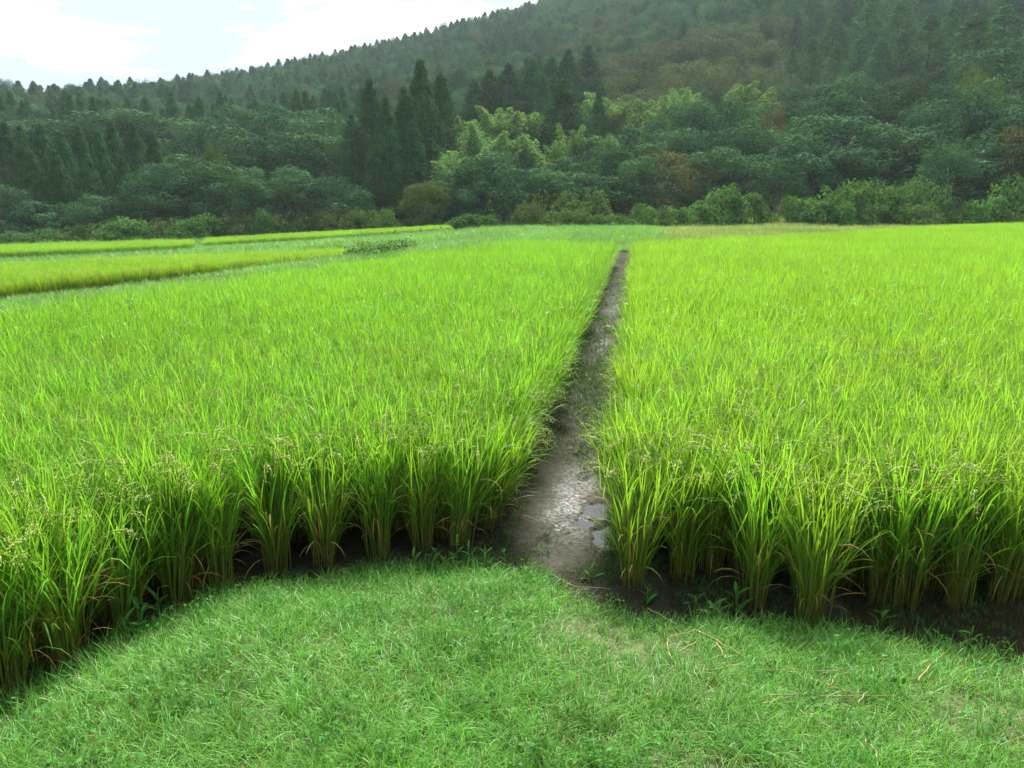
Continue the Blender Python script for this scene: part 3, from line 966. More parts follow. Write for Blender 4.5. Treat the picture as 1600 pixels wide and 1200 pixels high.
# thicker growth where the bank meets the fields
n = 9000
bx, by = rng.uniform(-3.2, 2.4, n), rng.uniform(1.6, 4.85, n)
dr = poly_dist(RIM, bx, by)
sd = np.where(inside(BANK_POLY, bx, by), -dr, dr)
amt = 0.25 + 0.45 * (bx < -1.5) + 0.75 * np.exp(-((bx + 1.05) / 0.6) ** 2) + 0.6 * np.exp(-((bx - 0.75) / 0.5) ** 2) - 0.35 * np.exp(-((bx + 0.1) / 0.22) ** 2)
out_w = 0.05 + 0.12 * (bx < -1.4) + 0.22 * np.exp(-((bx + 1.0) / 0.6) ** 2) + 0.22 * np.exp(-((bx - 0.75) / 0.4) ** 2)
k = (sd < out_w * (0.4 + fbm(bx * 6, by * 6, 71))) & (sd > -0.10) & (rng.random(n) < amt)
bx, by, sd = bx[k], by[k], sd[k]
n = len(bx)
idx = np.where(rng.random(n) < 0.5, rng.integers(0, 6, n), 6 + rng.integers(0, 5, n))
scatter('rim_weeds', np.column_stack([bx, by, np.where(sd < 0, bank_z(bx, by), 0.0)]), T_COV + T_TALL, idx, rng.uniform(0, 6.28, n), rng.uniform(0.45, 0.9, n),
        'mixed low weeds and longer grass where the bank meets the rice', rng.normal(0, 0.15, (n, 2)))

# sprouts and moss on the muddy path
M_SPROUT = leaf_mat('path sprout', [(0.0, (0.04, 0.08, 0.02)), (1.0, (0.065, 0.16, 0.03))], (0.02, 0.3), 0.3)
T_SPR = [tuft(540 + k, 7, 0.045, 0.0035, 0.9, [M_SPROUT], 3, 0.02, (0.2, 1.2)) for k in range(6)]
n = 30000
bx, by = rng.uniform(-0.95, 0.2, n), np.exp(rng.uniform(math.log(4.4), math.log(30), n))
cover = 0.10 + 0.5 * np.clip(fbm(bx * 3, by * 1.4, 61) - 0.45, 0, 1) * 4 + 0.65 * np.exp(-((by - 9.6) / 1.9) ** 2) + 0.35 * (np.abs(bx + 0.45) > 0.3) - 0.5 * np.exp(-(((bx + 0.42) / 0.25) ** 2 + ((by - 5.9) / 0.9) ** 2))
k = rng.random(n) < cover * 0.8
bx, by = bx[k], by[k]
ex, ey = rng.uniform(-0.3, 2.7, 5000), rng.uniform(3.6, 4.95, 5000)
ek = ~inside(BANK_POLY, ex, ey) & (rng.random(5000) < 0.15 + 0.8 * np.clip(fbm(ex * 4, ey * 4, 88) - 0.5, 0, 1) * 4)
bx, by = np.concatenate([bx, ex[ek]]), np.concatenate([by, ey[ek]])
scatter('path_weeds', np.column_stack([bx, by, np.maximum(mud_z(bx, by), -0.014)]), T_SPR, rng.integers(0, 6, len(bx)), rng.uniform(0, 6.28, len(bx)), rng.uniform(0.4, 1.25, len(bx)) * np.clip(by / 6, 1, 1.7),
        'tiny green sprouts growing on the muddy path')

# grass of the terraces and the weedy strip before the forest
T_TER = [tuft(560 + k, 26, 0.34, 0.016, 0.7, [M_TGRASS], 3, 0.14, (0.3, 1.4)) for k in range(6)]
n = 46000
u = rng.uniform(-0.70, 0.2, n); d = np.exp(rng.uniform(math.log(8), math.log(93), n))
X, Y = FWD[0] * d + RGT[0] * d * u, FWD[1] * d + RGT[1] * d * u
k = ~(inside(LEFT_POLY, X, Y) | inside(RIGHT_POLY, X, Y)) & (X < 1.5) & (Y > 4)
for f in (f2, f3, f4): k &= ~inside(np.array(f), X, Y)
k &= ~((X > -0.98) & (X < 0.12) & (Y < 37)) & ~((X > -0.95) & (Y < 30.2))
X, Y, d = X[k], Y[k], d[k]
zz = ground_z(X, Y)
scatter('terrace_grass', np.column_stack([X, Y, zz]), T_TER, rng.integers(0, 6, len(X)), rng.uniform(0, 6.28, len(X)), rng.uniform(0.6, 1.2, len(X)) * np.clip(d / 32, 0.75, 1.7),
        'soft blue-green grass on the terraces left of the rice')
T_FAL = [tuft(580 + k, 24, 0.30, 0.02, 0.6, [M_FALLOW], 3, 0.18, (0.2, 1.2)) for k in range(5)]
n = 26000
u = rng.uniform(-0.05, 0.72, n); d = np.exp(rng.uniform(math.log(29), math.log(86), n))
X, Y = FWD[0] * d + RGT[0] * d * u, FWD[1] * d + RGT[1] * d * u
k = ~(inside(LEFT_POLY, X, Y) | inside(RIGHT_POLY, X, Y)) & (Y > 30.6) & (X > -0.5) & ~((X < 0.12) & (Y < 37))
X, Y, d = X[k], Y[k], d[k]
scatter('fallow_grass', np.column_stack([X, Y, ground_z(X, Y)]), T_FAL, rng.integers(0, 5, len(X)), rng.uniform(0, 6.28, len(X)), rng.uniform(0.6, 1.2, len(X)) * np.clip(d / 45, 0.9, 1.6),
        'dull yellowish grass strip between the rice and the forest edge')


# ------------------------------------------------------------------ trees
def limb(g, a, b, r0, r1, n=5, wob=0.3, r=rng, sides=6):
    a, b = np.array(a, float), np.array(b, float)
    t = np.linspace(0, 1, n)[:, None]
    pts = a + (b - a) * t + np.concatenate([[[0, 0, 0]], r.normal(0, wob, (n - 2, 3)), [[0, 0, 0]]]) * [1, 1, 0.3]
    tube(g, pts, np.linspace(r0, r1, n), sides)
    return pts


def broad_tree(seed, H=12.0, R=5.0, ncl=34, per=230, leaf=0.33, mat=None, bark=None, low=0.0, flat=1.0, nlimb=9):
    """rounded crown of many leafy clumps; origin at the foot"""
    r = np.random.default_rng(seed)
    g, tk = Geo(), Geo()
    cz, rz = H * (0.5 + low * 0.5), H * (0.5 - low * 0.5)
    top = limb(tk, (0, 0, -1.5), (r.normal(0, 0.3), r.normal(0, 0.3), cz), 0.020 * H * 0.8, 0.08, 6, 0.12, r, 7)
    ang = r.uniform(0, 2 * math.pi, ncl)
    uz = np.where(np.arange(ncl) < ncl * 0.62, r.uniform(-0.1, 1.0, ncl), r.uniform(-0.95, 0.0, ncl))
    shell = r.uniform(0.74, 1.04, ncl)
    rad = np.sqrt(np.maximum(0, 1 - uz ** 2))
    lob = 1 + 0.22 * np.sin(ang * 2 + seed) + 0.12 * np.sin(ang * 3 + 2 * seed)
    C = np.stack([R * rad * shell * np.cos(ang) * lob, R * rad * shell * np.sin(ang) * lob, cz + rz * uz * shell * r.uniform(0.82, 1.05, ncl)], -1)
    cr = R * r.uniform(0.22, 0.37, ncl)
    for c, q in zip(C, cr):
        m = int(per * (q / (0.28 * R)) ** 1.6)
        D = r.normal(size=(m, 3)); D[:, 2] = D[:, 2] * 0.9 + 0.18
        D /= np.linalg.norm(D, axis=1, keepdims=True)
        sh = r.uniform(0.80, 1.06, (m, 1)) * (1 + 0.16 * np.sin(D[:, :1] * 7 + c[0]) * np.sin(D[:, 1:2] * 6 + c[1]))
        pos = c + D * q * sh * [1.0, 1.0, 0.95 * flat]
        nrm = D * 1.0 + r.normal(0, 0.24, (m, 3)) + [0, 0, 0.12]
        cv = np.clip(r.random() + r.normal(0, 0.2, m), 0, 1)
        cards(g, pos, nrm, leaf * r.uniform(0.6, 1.35, m), 0.62, r, t=cv, m=0, fold=0.15)
    for c in C[:nlimb]:
        limb(tk, top[3] * 0.6 + top[4] * 0.4, c, 0.09, 0.02, 4, 0.2, r, 5)
    return tk.mesh('trunk', [bark or BROWN], True), g.mesh('crown', [mat or M_BROAD])


def cedar_tree(seed, H=18.0, R=3.0, mat=None):
    r = np.random.default_rng(seed)
    g, tk = Geo(), Geo()
    limb(tk, (0, 0, -1.5), (r.normal(0, 0.2), r.normal(0, 0.2), H * 0.97), 0.28, 0.03, 7, 0.06, r, 7)
    ncl = 185
    fz = np.sort(r.uniform(0.10, 0.985, ncl) ** 0.9)
    prof = np.minimum(1, (1 - fz) * 1.75) ** 0.9 * (0.72 + 0.28 * np.minimum(1, fz * 5))
    ang = np.arange(ncl) * 2.39996 + r.normal(0, 0.4, ncl)
    sp = r.uniform(0.6, 1.05, ncl)
    for z, p, a, s in zip(fz * H, prof, ang, sp):
        rr = R * p * s
        c = np.array([rr * math.cos(a), rr * math.sin(a), z - rr * 0.20])
        q = 0.28 * R * (0.35 + 0.65 * p) * r.uniform(0.8, 1.3)
        m = int(26 + 30 * p)
        D = r.normal(size=(m, 3)); D /= np.linalg.norm(D, axis=1, keepdims=True)
        out = np.array([math.cos(a), math.sin(a), -0.1])
        pos = c + D * q * [1, 1, 1.15] * r.uniform(0.55, 1.1, (m, 1))
        nrm = D * 0.6 + out * 0.7 + r.normal(0, 0.4, (m, 3)) + [0, 0, 0.35]
        al = np.array([0, 0, 1.0]) + out * 0.55 + r.normal(0, 0.35, (m, 3))
        cv = np.clip(r.random() * 0.8 + r.normal(0.1, 0.2, m), 0, 1)
        cards(g, pos, nrm, 0.40 * r.uniform(0.6, 1.3, m), 0.42, r, t=cv, along=al, fold=0.2)
    return tk.mesh('trunk', [BROWN], True), g.mesh('crown', [mat or M_CEDAR])


def bamboo(seed, H=11.0, R=1.6):
    """a few culms arching over at the top, feathered with narrow leaves"""
    r = np.random.default_rng(seed)
    g, tk = Geo(), Geo()
    for c in range(8):
        a = r.uniform(0, 2 * math.pi); rb = r.uniform(0, 0.9)
        b0 = np.array([rb * math.cos(a), rb * math.sin(a), -1.0])
        hh = H * r.uniform(0.55, 1.0); bend = r.uniform(0.15, 0.7)
        da = r.uniform(0, 2 * math.pi)
        t = np.linspace(0, 1, 12)
        ang = 0.03 + bend * t ** 3.2
        st = np.stack([np.sin(ang) * math.cos(da), np.sin(ang) * math.sin(da), np.cos(ang)], -1) * (hh + 1) / 11
        pts = b0 + np.concatenate([[[0, 0, 0]], np.cumsum(st[1:], 0)])
        tube(tk, pts, np.linspace(0.055, 0.01, 12), 5)
        m = 680
        f = r.uniform(0.16, 1.0, m) ** 0.85 * 11
        i = np.minimum(f.astype(int), 10); ff = (f - i)[:, None]
        P = pts[i] * (1 - ff) + pts[i + 1] * ff
        wid = R * 0.78 * np.minimum(1, (1.02 - f / 11) * 2.6 + 0.18)
        tuftk = r.integers(0, 26, m)
        oa = tuftk * 2.4 + r.normal(0, 0.35, m)
        D = np.stack([np.cos(oa), np.sin(oa), -0.25 + r.normal(0, 0.25, m)], -1)
        pos = P + D * (wid * r.uniform(0.2, 1.1, m))[:, None]
        nrm = D * 0.5 + r.normal(0, 0.5, (m, 3)) + [0, 0, 0.6]
        al = D + [0, 0, -0.9] + r.normal(0, 0.4, (m, 3))
        cv = np.clip(((tuftk * 7919) % 13) / 13 * 0.7 + r.normal(0.15, 0.2, m), 0, 1)
        cards(g, pos, nrm, 0.35 * r.uniform(0.6, 1.3, m), 0.42, r, t=cv, along=al, fold=0.2)
    return tk.mesh('trunk', [M_BCULM], True), g.mesh('crown', [M_BAMBOO])


M_BCULM = plain_mat('bamboo culm', (0.10, 0.14, 0.04), (0.16, 0.19, 0.06), 3, 0.5)


def vine_mound(seed, mat, H=3.0, R=3.0, leaf=0.30, ncl=26, per=70):
    r = np.random.default_rng(seed)
    g, tk = Geo(), Geo()
    ang = r.uniform(0, 2 * math.pi, ncl); uz = r.uniform(0.05, 0.95, ncl)
    rad = np.sqrt(1 - uz ** 2) * r.uniform(0.7, 1.0, ncl)
    C = np.stack([R * rad * np.cos(ang), R * rad * np.sin(ang), H * 0.80 * uz * r.uniform(0.7, 1.05, ncl)], -1)
    for c in C:
        q = R * r.uniform(0.2, 0.36)
        m = int(per * r.uniform(0.7, 1.3))
        D = r.normal(size=(m, 3)); D[:, 2] = D[:, 2] * 0.8 + 0.25
        D /= np.linalg.norm(D, axis=1, keepdims=True)
        pos = c + D * q * [1, 1, 0.8] * r.uniform(0.7, 1.15, (m, 1))
        pos[:, 2] = np.maximum(pos[:, 2], 0.02)
        cv = np.clip(r.random() + r.normal(0, 0.25, m), 0, 1)
        cards(g, pos, D * 0.7 + r.normal(0, 0.45, (m, 3)) + [0, 0, 0.5], leaf * r.uniform(0.6, 1.4, m), 0.75, r, t=cv, fold=0.15)
    for c in C[:8]:
        limb(tk, (c[0] * 0.3, c[1] * 0.3, -0.6), c, 0.05, 0.015, 4, 0.1, r, 5)
    return tk.mesh('stem', [BROWN], True), g.mesh('foliage', [mat])


SPEC = {
    'cedar': [cedar_tree(600 + k, 18, 3.0) for k in range(5)],
    'cedarlight': [cedar_tree(610 + k, 18, 3.2, M_CEDARL) for k in range(4)],
    'broad': [broad_tree(620 + k) for k in range(6)],
    'brown': [broad_tree(640 + k, mat=M_BROADB) for k in range(4)],
    'red': [broad_tree(650 + k, mat=M_RED, ncl=26, per=90) for k in range(1)],
    'olive': [broad_tree(655 + k, 8, 4.5, mat=M_OLIVE, low=0.1) for k in range(2)],
    'bamboo': [bamboo(660 + k) for k in range(5)],
    'vine': [vine_mound(670 + k, M_KUDZU) for k in range(4)],
    'scrub': [vine_mound(680 + k, M_SCRUB, leaf=0.26) for k in range(4)],
    'bare': [broad_tree(690, 12, 4.5, 30, 190, mat=M_BROAD, bark=BARK, low=0.45, nlimb=2)],
}
DIM = {'cedar': (18, 6.2), 'cedarlight': (18, 6.4), 'broad': (12, 11), 'brown': (12, 11), 'red': (12, 11), 'olive': (8, 10), 'bamboo': (10.5, 3.6), 'vine': (3, 6.6), 'scrub': (3, 6.6), 'bare': (12, 10)}
NAME = {'cedar': 'cedar_tree', 'cedarlight': 'cedar_tree', 'broad': 'broadleaf_tree', 'brown': 'broadleaf_tree', 'red': 'broadleaf_tree', 'olive': 'broadleaf_tree', 'bamboo': 'bamboo', 'vine': 'vine_mound', 'scrub': 'shrub', 'bare': 'broadleaf_tree'}
CATS = {'cedar': 'cedar tree', 'cedarlight': 'cedar tree', 'broad': 'tree', 'brown': 'tree', 'red': 'tree', 'olive': 'tree', 'bamboo': 'bamboo', 'vine': 'vine mound', 'scrub': 'shrub', 'bare': 'tree'}


def plant(kind, x, y, z, sx, sz, label, group, seedv, rot=None):
    rr = random.Random(seedv)
    root = bpy.data.objects.new(NAME[kind], None)
    COL.objects.link(root)
    root.location = (x, y, z)
    root.rotation_euler = (0, 0, rr.uniform(0, 6.28) if rot is None else rot)
    root.scale = (sx, sx, sz)
    tag(root, label, CATS[kind], group)
    tk, cr = rr.choice(SPEC[kind])
    obj('stem' if kind in ('vine', 'scrub') else 'trunk', tk, root)
    c = obj('foliage' if kind in ('vine', 'scrub') else 'crown', cr, root)
    return root


placed = []      # x, y, radius
HAND = {
    'tall cedar in the cluster left of the bamboo': ('cedar', [(548, 176, 55, 114), (577, 122, 70, 114), (602, 150, 55, 106), (630, 135, 62, 110), (657, 92, 74, 111), (688, 108, 66, 117), (612, 200, 58, 102), (645, 190, 60, 103), (590, 225, 50, 101), (672, 215, 55, 106)]),
    'dark cedar at the left end of the forest': ('cedar', [(5, 185, 55, 108), (30, 195, 50, 104), (62, 188, 52, 108), (95, 205, 48, 104), (120, 195, 50, 110), (152, 200, 48, 104), (172, 186, 50, 110), (206, 190, 52, 106), (238, 205, 46, 104), (45, 230, 50, 100), (85, 235, 50, 100), (135, 240, 46, 100), (190, 245, 44, 100)]),
    'cedar behind the bamboo on the slope': ('cedar', [(742, 122, 60, 150), (765, 108, 66, 152), (795, 98, 76, 152), (832, 92, 70, 155), (848, 116, 40, 140), (882, 122, 92, 124), (888, 76, 70, 165), (936, 134, 32, 132), (862, 84, 60, 165), (920, 70, 60, 172)]),
    'light green cedar high on the slope at the right': ('cedarlight', [(1240, 72, 46, 176), (1270, 56, 62, 182), (1308, 66, 52, 172), (1345, 56, 60, 178), (1378, 58, 58, 170), (1412, 46, 60, 168), (1456, 20, 80, 166), (1525, 20, 104, 158), (1305, 20, 60, 205), (1360, 2, 74, 205), (1410, 0, 70, 200), (1574, 6, 90, 160), (1490, 10, 70, 175)]),
    'pale green bamboo plume': ('bamboo', [(690, 230, 56, 106), (705, 214, 44, 110), (720, 160, 44, 120), (716, 195, 40, 116), (746, 180, 50, 120), (772, 160, 50, 127), (797, 172, 60, 124), (822, 156, 66, 127), (842, 170, 50, 127), (766, 205, 54, 112), (790, 208, 44, 110), (812, 205, 50, 111), (840, 212, 56, 110), (702, 248, 46, 99), (742, 255, 44, 99), (866, 204, 34, 104), (894, 182, 38, 107),
                                            (930, 146, 50, 136), (968, 146, 54, 137), (948, 138, 50, 140), (1022, 146, 44, 131), (1062, 132, 46, 134), (1098, 136, 44, 137), (1040, 150, 44, 128), (1148, 128, 50, 136), (1178, 122, 60, 137), (952, 205, 44, 106)]),
    'dark broadleaf tree on the left hillside': ('broad', [(430, 184, 150, 128), (372, 222, 110, 118), (484, 216, 110, 118), (220, 166, 150, 155), (100, 180, 130, 155), (30, 175, 110, 150), (300, 200, 100, 140), (520, 185, 90, 135), (160, 175, 110, 150), (440, 160, 100, 150), (390, 170, 90, 150)]),
    'rounded tree at the left forest edge': ('broad', [(300, 236, 92, 101), (252, 258, 84, 98), (350, 262, 92, 97), (204, 288, 92, 95), (142, 292, 84, 94), (402, 268, 76, 97), (446, 256, 92, 99), (512, 262, 112, 96), (474, 292, 84, 94), (372, 292, 80, 94), (300, 292, 84, 94), (250, 305, 70, 93), (70, 305, 84, 95), (20, 310, 80, 94), (550, 285, 60, 95)]),
    'full dark tree just below the bamboo': ('broad', [(790, 234, 140, 96), (845, 258, 100, 93), (882, 272, 110, 90), (962, 232, 84, 98), (1002, 206, 104, 108), (920, 215, 80, 108), (760, 285, 80, 93), (940, 275, 90, 90), (905, 245, 80, 99), (725, 270, 60, 97)]),
    'broad green tree on the middle lower slope': ('broad', [(1062, 196, 112, 108), (1122, 192, 112, 105), (1150, 236, 112, 94), (1004, 262, 80, 92), (1172, 160, 112, 117), (1212, 192, 104, 106), (1270, 232, 90, 96), (1090, 240, 90, 98), (1215, 245, 90, 93), (1060, 160, 100, 122), (1120, 155, 90, 124)]),
    'large leafy tree on the right lower slope': ('broad', [(1264, 118, 112, 120), (1300, 152, 104, 112), (1342, 120, 124, 118), (1332, 178, 140, 102), (1386, 200, 110, 98), (1440, 168, 124, 100), (1500, 138, 140, 103), (1470, 200, 130, 93), (1562, 82, 114, 114), (1592, 140, 114, 101), (1540, 225, 104, 90), (1410, 120, 110, 120), (1340, 235, 100, 94), (1620, 190, 110, 92)]),
    'brownish tree on the slope above the bamboo': ('brown', [(930, 92, 90, 200), (985, 78, 110, 210), (1040, 60, 110, 215), (1100, 50, 110, 220), (1150, 44, 100, 225), (960, 118, 100, 178), (1020, 105, 110, 180), (1080, 92, 110, 182), (1140, 85, 100, 185), (1190, 60, 90, 200), (1000, 140, 90, 160), (1060, 125, 90, 162), (1200, 92, 80, 170), (1120, 115, 80, 165)]),
    'reddish brown tree at the forest edge': ('red', [(1040, 236, 116, 93), (1212, 160, 50, 112), (1598, 196, 90, 89)]),
    'yellowish olive bush-like tree': ('olive', [(668, 288, 84, 92), (330, 236, 44, 100), (1530, 118, 60, 106)]),
    'leafy vine mound at the right forest edge': ('vine', [(1238, 302, 64, 80), (1286, 284, 74, 78), (1334, 268, 92, 79), (1378, 278, 74, 78), (1584, 268, 94, 76), (1552, 296, 70, 75), (1300, 306, 80, 76)]),
    'bushy scrub beside the vine mounds on the right': ('scrub', [(1412, 272, 78, 79), (1450, 266, 84, 79), (1500, 300, 60, 79), (1430, 310, 90, 76), (1365, 310, 70, 76), (1520, 322, 60, 76)]),
    'low vine mound on the far terrace edge': ('vine', [(742, 328, 86, 86), (650, 336, 56, 92), (694, 340, 50, 90), (625, 338, 48, 92)]),
    'vine covered thicket at the middle forest edge': ('vine', [(958, 330, 62, 76), (1002, 314, 60, 76), (1046, 318, 56, 76), (1128, 284, 88, 78), (1172, 292, 66, 78), (1090, 312, 62, 76)]),
    'dense scrub at the middle forest edge': ('scrub', [(860, 284, 90, 86), (910, 286, 96, 84), (830, 310, 60, 84), (890, 318, 80, 78), (930, 330, 50, 77)]),
    'low shrub along the edge of the left terraces': ('scrub', [(20, 356, 60, 88), (78, 350, 56, 89), (118, 344, 66, 89), (160, 338, 56, 89), (260, 336, 70, 89), (372, 326, 76, 90), (428, 326, 76, 90), (476, 322, 70, 90), (520, 324, 66, 90), (560, 320, 66, 90), (596, 318, 56, 90)]),
    'bright green bush among the low left shrubs': ('vine', [(205, 336, 90, 88), (322, 328, 56, 89), (288, 338, 56, 88), (410, 322, 40, 89)]),
    'thin pale-trunked tree at the right forest edge': ('bare', [(1488, 225, 76, 83)]),
}
seedn = 5000
for lab, (kind, lst) in HAND.items():
    many = len(lst) > 1
    srt = sorted(lst)
    for e in lst:
        px, py, w, d = e
        if kind == 'broad':
            jr = random.Random(px * 13 + py)
            px, py, w = px + jr.uniform(-12, 12), py + jr.uniform(-16, 12), w * jr.uniform(0.95, 1.35)
        top = at_d(px, py, d)
        z0 = float(ground_z(np.array([top[0]]), np.array([top[1]]))[0])
        Hn, Wn = DIM[kind]
        hgt = max(0.45 * Hn if kind not in ('vine', 'scrub') else 1.0, top[2] - z0)
        wid = w / F * d
        sx = wid / Wn * 1.12
        sz = hgt / Hn
        zb = top[2] - hgt
        i = srt.index(e)
        if kind == 'cedar': sx = max(sx, 0.62)
        if many:
            if i == 0: l2 = lab + ', the leftmost of its kind there'
            elif i == len(srt) - 1: l2 = lab + ', the rightmost of its kind there'
            else: l2 = lab + ', %s from the left' % (ORD + ['eleventh', 'twelfth', 'thirteenth', 'fourteenth', 'fifteenth', 'sixteenth', 'seventeenth', 'eighteenth', 'nineteenth', 'twentieth', 'twenty-first', 'twenty-second',
                                                            'twenty-third', 'twenty-fourth', 'twenty-fifth', 'twenty-sixth', 'twenty-seventh', 'twenty-eighth', 'twenty-ninth', 'thirtieth'])[i]
        else:
            l2 = lab
        plant(kind, top[0], top[1], zb - 0.05, sx, sz, l2, CATS[kind] + 's of the forest edge and lower slope' if many else None, seedn)
        placed.append((top[0], top[1], wid * 0.33))
        seedn += 1

# the rest of the forest, planted over the hillside
edge_line = np.array([at_d(px, py, d)[:2] for px, py, d in [(-500, 380, 100), (0, 380, 101), (300, 365, 101), (560, 358, 101), (700, 353, 101), (900, 355, 90), (1100, 355, 88), (1400, 350, 90), (1700, 346, 90), (2200, 346, 95)]])
cand = []
for d0, d1, sp in [(88, 190, 5.0), (190, 330, 6.6), (330, 520, 6.0)]:
    dd = np.arange(d0, d1, sp)
    for d in dd:
        uu = np.arange(-0.78 * d, 0.78 * d, sp)
        for u in uu:
            cand.append((d + rng.uniform(-.45, .45) * sp, u + rng.uniform(-.45, .45) * sp))
cand = np.array(cand)
X = FWD[0] * cand[:, 0] + RGT[0] * cand[:, 1]
Y = FWD[1] * cand[:, 0] + RGT[1] * cand[:, 1]
Z = ground_z(X, Y)
# beyond the forest edge only
el_u = edge_line @ RGT; el_d = edge_line @ FWD
beyond = cand[:, 0] > np.interp(cand[:, 1] / cand[:, 0], el_u / el_d, el_d)
pl = np.array(placed)
clear = np.ones(len(X), bool)
for s in range(0, len(X), 4000):
    dm = np.hypot(X[s:s + 4000, None] - pl[None, :, 0], Y[s:s + 4000, None] - pl[None, :, 1]) - pl[None, :, 2]
    clear[s:s + 4000] = dm.min(1) > 0.8
# drop what lies on the back of the ridge: compare with the steepest line of sight in front of it
h = np.hypot(X, Y)
elev = (Z + 14 - EYE) / h
bins = np.clip(((cand[:, 1] / cand[:, 0] + 0.8) / 1.6 * 160).astype(int), 0, 159)
horizon = np.full(160, -1.0); seen = np.zeros(len(X), bool)
for i in np.argsort(h):
    b = bins[i]
    if elev[i] > horizon[b] - 0.015: seen[i] = True
    horizon[b] = max(horizon[b], (Z[i] + 5 - EYE) / h[i])
tpx, tpy, _ = to_px(np.column_stack([X, Y, Z + 11]))
hidden = np.zeros(len(X), bool)
for lab, (kd, lst) in HAND.items():
    for hx, hy, hw, hd in lst:
        base_y = min(345, hy + DIM[kd][0] * F / hd)
        hidden |= (cand[:, 0] < hd + 3) & (np.abs(tpx - hx) < hw * 0.5 + 4.5 / cand[:, 0] * F) & (tpy < hy + (0.6 if kd.startswith('cedar') else 0.45) * (base_y - hy))
gap = (tpx > 1215) & (cand[:, 0] > 140) & (cand[:, 0] < 225) & (rng.random(len(X)) < 0.75)
k = beyond & clear & seen & ~hidden & ~gap
X, Y, Z, D = X[k], Y[k], Z[k], cand[k, 0]
px, py, _ = to_px(np.column_stack([X, Y, Z + 8]))
nz = fbm(X * 0.02, Y * 0.02, 91)
u = rng.random(len(X))
kind = np.where(nz + rng.normal(0, 0.05, len(X)) > 0.53, 'broad', 'cedar')
kind = np.where((px > 850) & (px < 1230) & (D > 150), np.where(D < 215, np.where(u < 0.7, 'brown', 'broad'), np.where(u < 0.75, 'broad', 'cedar')), kind)
kind = np.where((D > 240) & (px < 850), np.where(u < 0.66, 'cedar', 'broad'), kind)
kind = np.where((px > 1230) & (D > 150), np.where(u < 0.7, 'cedar', 'broad'), kind)
kind = np.where((px > 720) & (D < 150), np.where(u < 0.85, 'broad', 'brown'), kind)
kind = np.where((px < 540) & (D > 115) & (D < 240), np.where(u < 0.62, 'broad', 'cedar'), kind)
kind = np.where((px < 260) & (D < 118), 'cedar', kind)
inframe = (px > -20) & (px < 1620) & (py > -60)
srt = np.argsort(np.where(inframe, D, 1e9))
budget = {'cedar': 130, 'broad': 130, 'brown': 60}
wkind = {'cedar': 'pointed cedar', 'broad': 'round dark broadleaf tree', 'brown': 'brownish broadleaf tree'}
isthing = np.zeros(len(X), bool)
for i in srt:
    kd = str(kind[i])
    if inframe[i] and budget[kd] > 0:
        budget[kd] -= 1; isthing[i] = True
        rr = random.Random(9000 + int(i))
        s = rr.uniform(0.75, 1.1) * (0.72 if kd == 'cedar' else 0.8)
        bx_ = float(px[i])
        where = ['above the left end stand of cedars', 'above the left broadleaf trees', 'above the tall cedar cluster', 'above the bamboo', 'above the middle forest edge', 'above the right vine mounds'][int(np.searchsorted([260, 530, 700, 960, 1230], bx_))]
        far_ = 'lower' if D[i] < 150 else 'higher'
        plant(kd, X[i], Y[i], Z[i] - 0.3, s * (1.15 if kd == 'cedar' else 0.85), s * (1.0 if kd == 'cedar' else 0.95), '%s %s on the %s hillside' % (wkind[kd], where, far_), 'trees scattered over the forested hillside', 9000 + int(i))
m = ~isthing
src, off = [], {}
join_sp = {}
for kd in ('cedar', 'cedarlight', 'broad', 'brown'):
    off[kd] = len(src)
    src += [cr for tk, cr in SPEC[kd]]
fk = kind[m].astype('<U12')
fu = rng.random(m.sum())
fn = fbm(X[m] * 0.03, Y[m] * 0.03, 17)
fk = np.where((fk == 'cedar') & (fn > 0.5) & (fu < 0.6), 'cedarlight', np.where((fk == 'broad') & (fu < 0.22), 'brown', fk))
idx = np.array([off[str(kd)] + rng.integers(0, len(SPEC[str(kd)])) for kd in fk])
s = rng.uniform(0.7, 1.15, m.sum()) * np.where(D[m] < 330, 1.22, 1.0)
isced = np.char.startswith(fk, 'cedar')
s3 = np.column_stack([s * np.where(isced, 1.0, 0.72), s * np.where(isced, 1.0, 0.72), s * np.where(isced, 0.62, 0.85)])
scatter('forest', np.column_stack([X[m], Y[m], Z[m] - 0.3]), src, idx, rng.uniform(0, 6.28, m.sum()), s3, 'far forest covering the ridge and upper hillside')

# ------------------------------------------------------------------ vegetable patch, stones, heap on the terraces
def leafy_plant(seed, H=0.7, R=0.5, n=34, leaf=0.2):
    r = np.random.default_rng(seed)
    g, tk = Geo(), Geo()
    D = r.normal(size=(n, 3)); D[:, 2] = np.abs(D[:, 2]) * 0.9 + 0.1
    D /= np.linalg.norm(D, axis=1, keepdims=True)
    pos = D * [R, R, H] * r.uniform(0.6, 1.0, (n, 1)) + [0, 0, 0.08]
    cards(g, pos, D + r.normal(0, 0.4, (n, 3)) + [0, 0, 0.8], leaf * r.uniform(0.7, 1.3, n), 0.8, r, t=r.random(n), fold=0.15)
    for p in pos[::5]:
        limb(tk, (0, 0, -0.1), p, 0.012, 0.005, 4, 0.02, r, 4)
    return tk.mesh('stem', [M_STEM], True), g.mesh('foliage', [M_KUDZU])


VEG = [leafy_plant(720 + k, 0.7, 0.5, 70, 0.14) for k in range(4)]


def veg(x, y, z, s, label, group, seedv):
    rr = random.Random(seedv)
    root = bpy.data.objects.new('vegetable_plant', None); COL.objects.link(root)
    root.location = (x, y, z); root.rotation_euler = (0, 0, rr.uniform(0, 6.28)); root.scale = (s, s, s * rr.uniform(0.85, 1.2))
    tag(root, label, 'vegetable plant', group)
    tk, fo = rr.choice(VEG)
    obj('stem', tk, root); obj('foliage', fo, root)


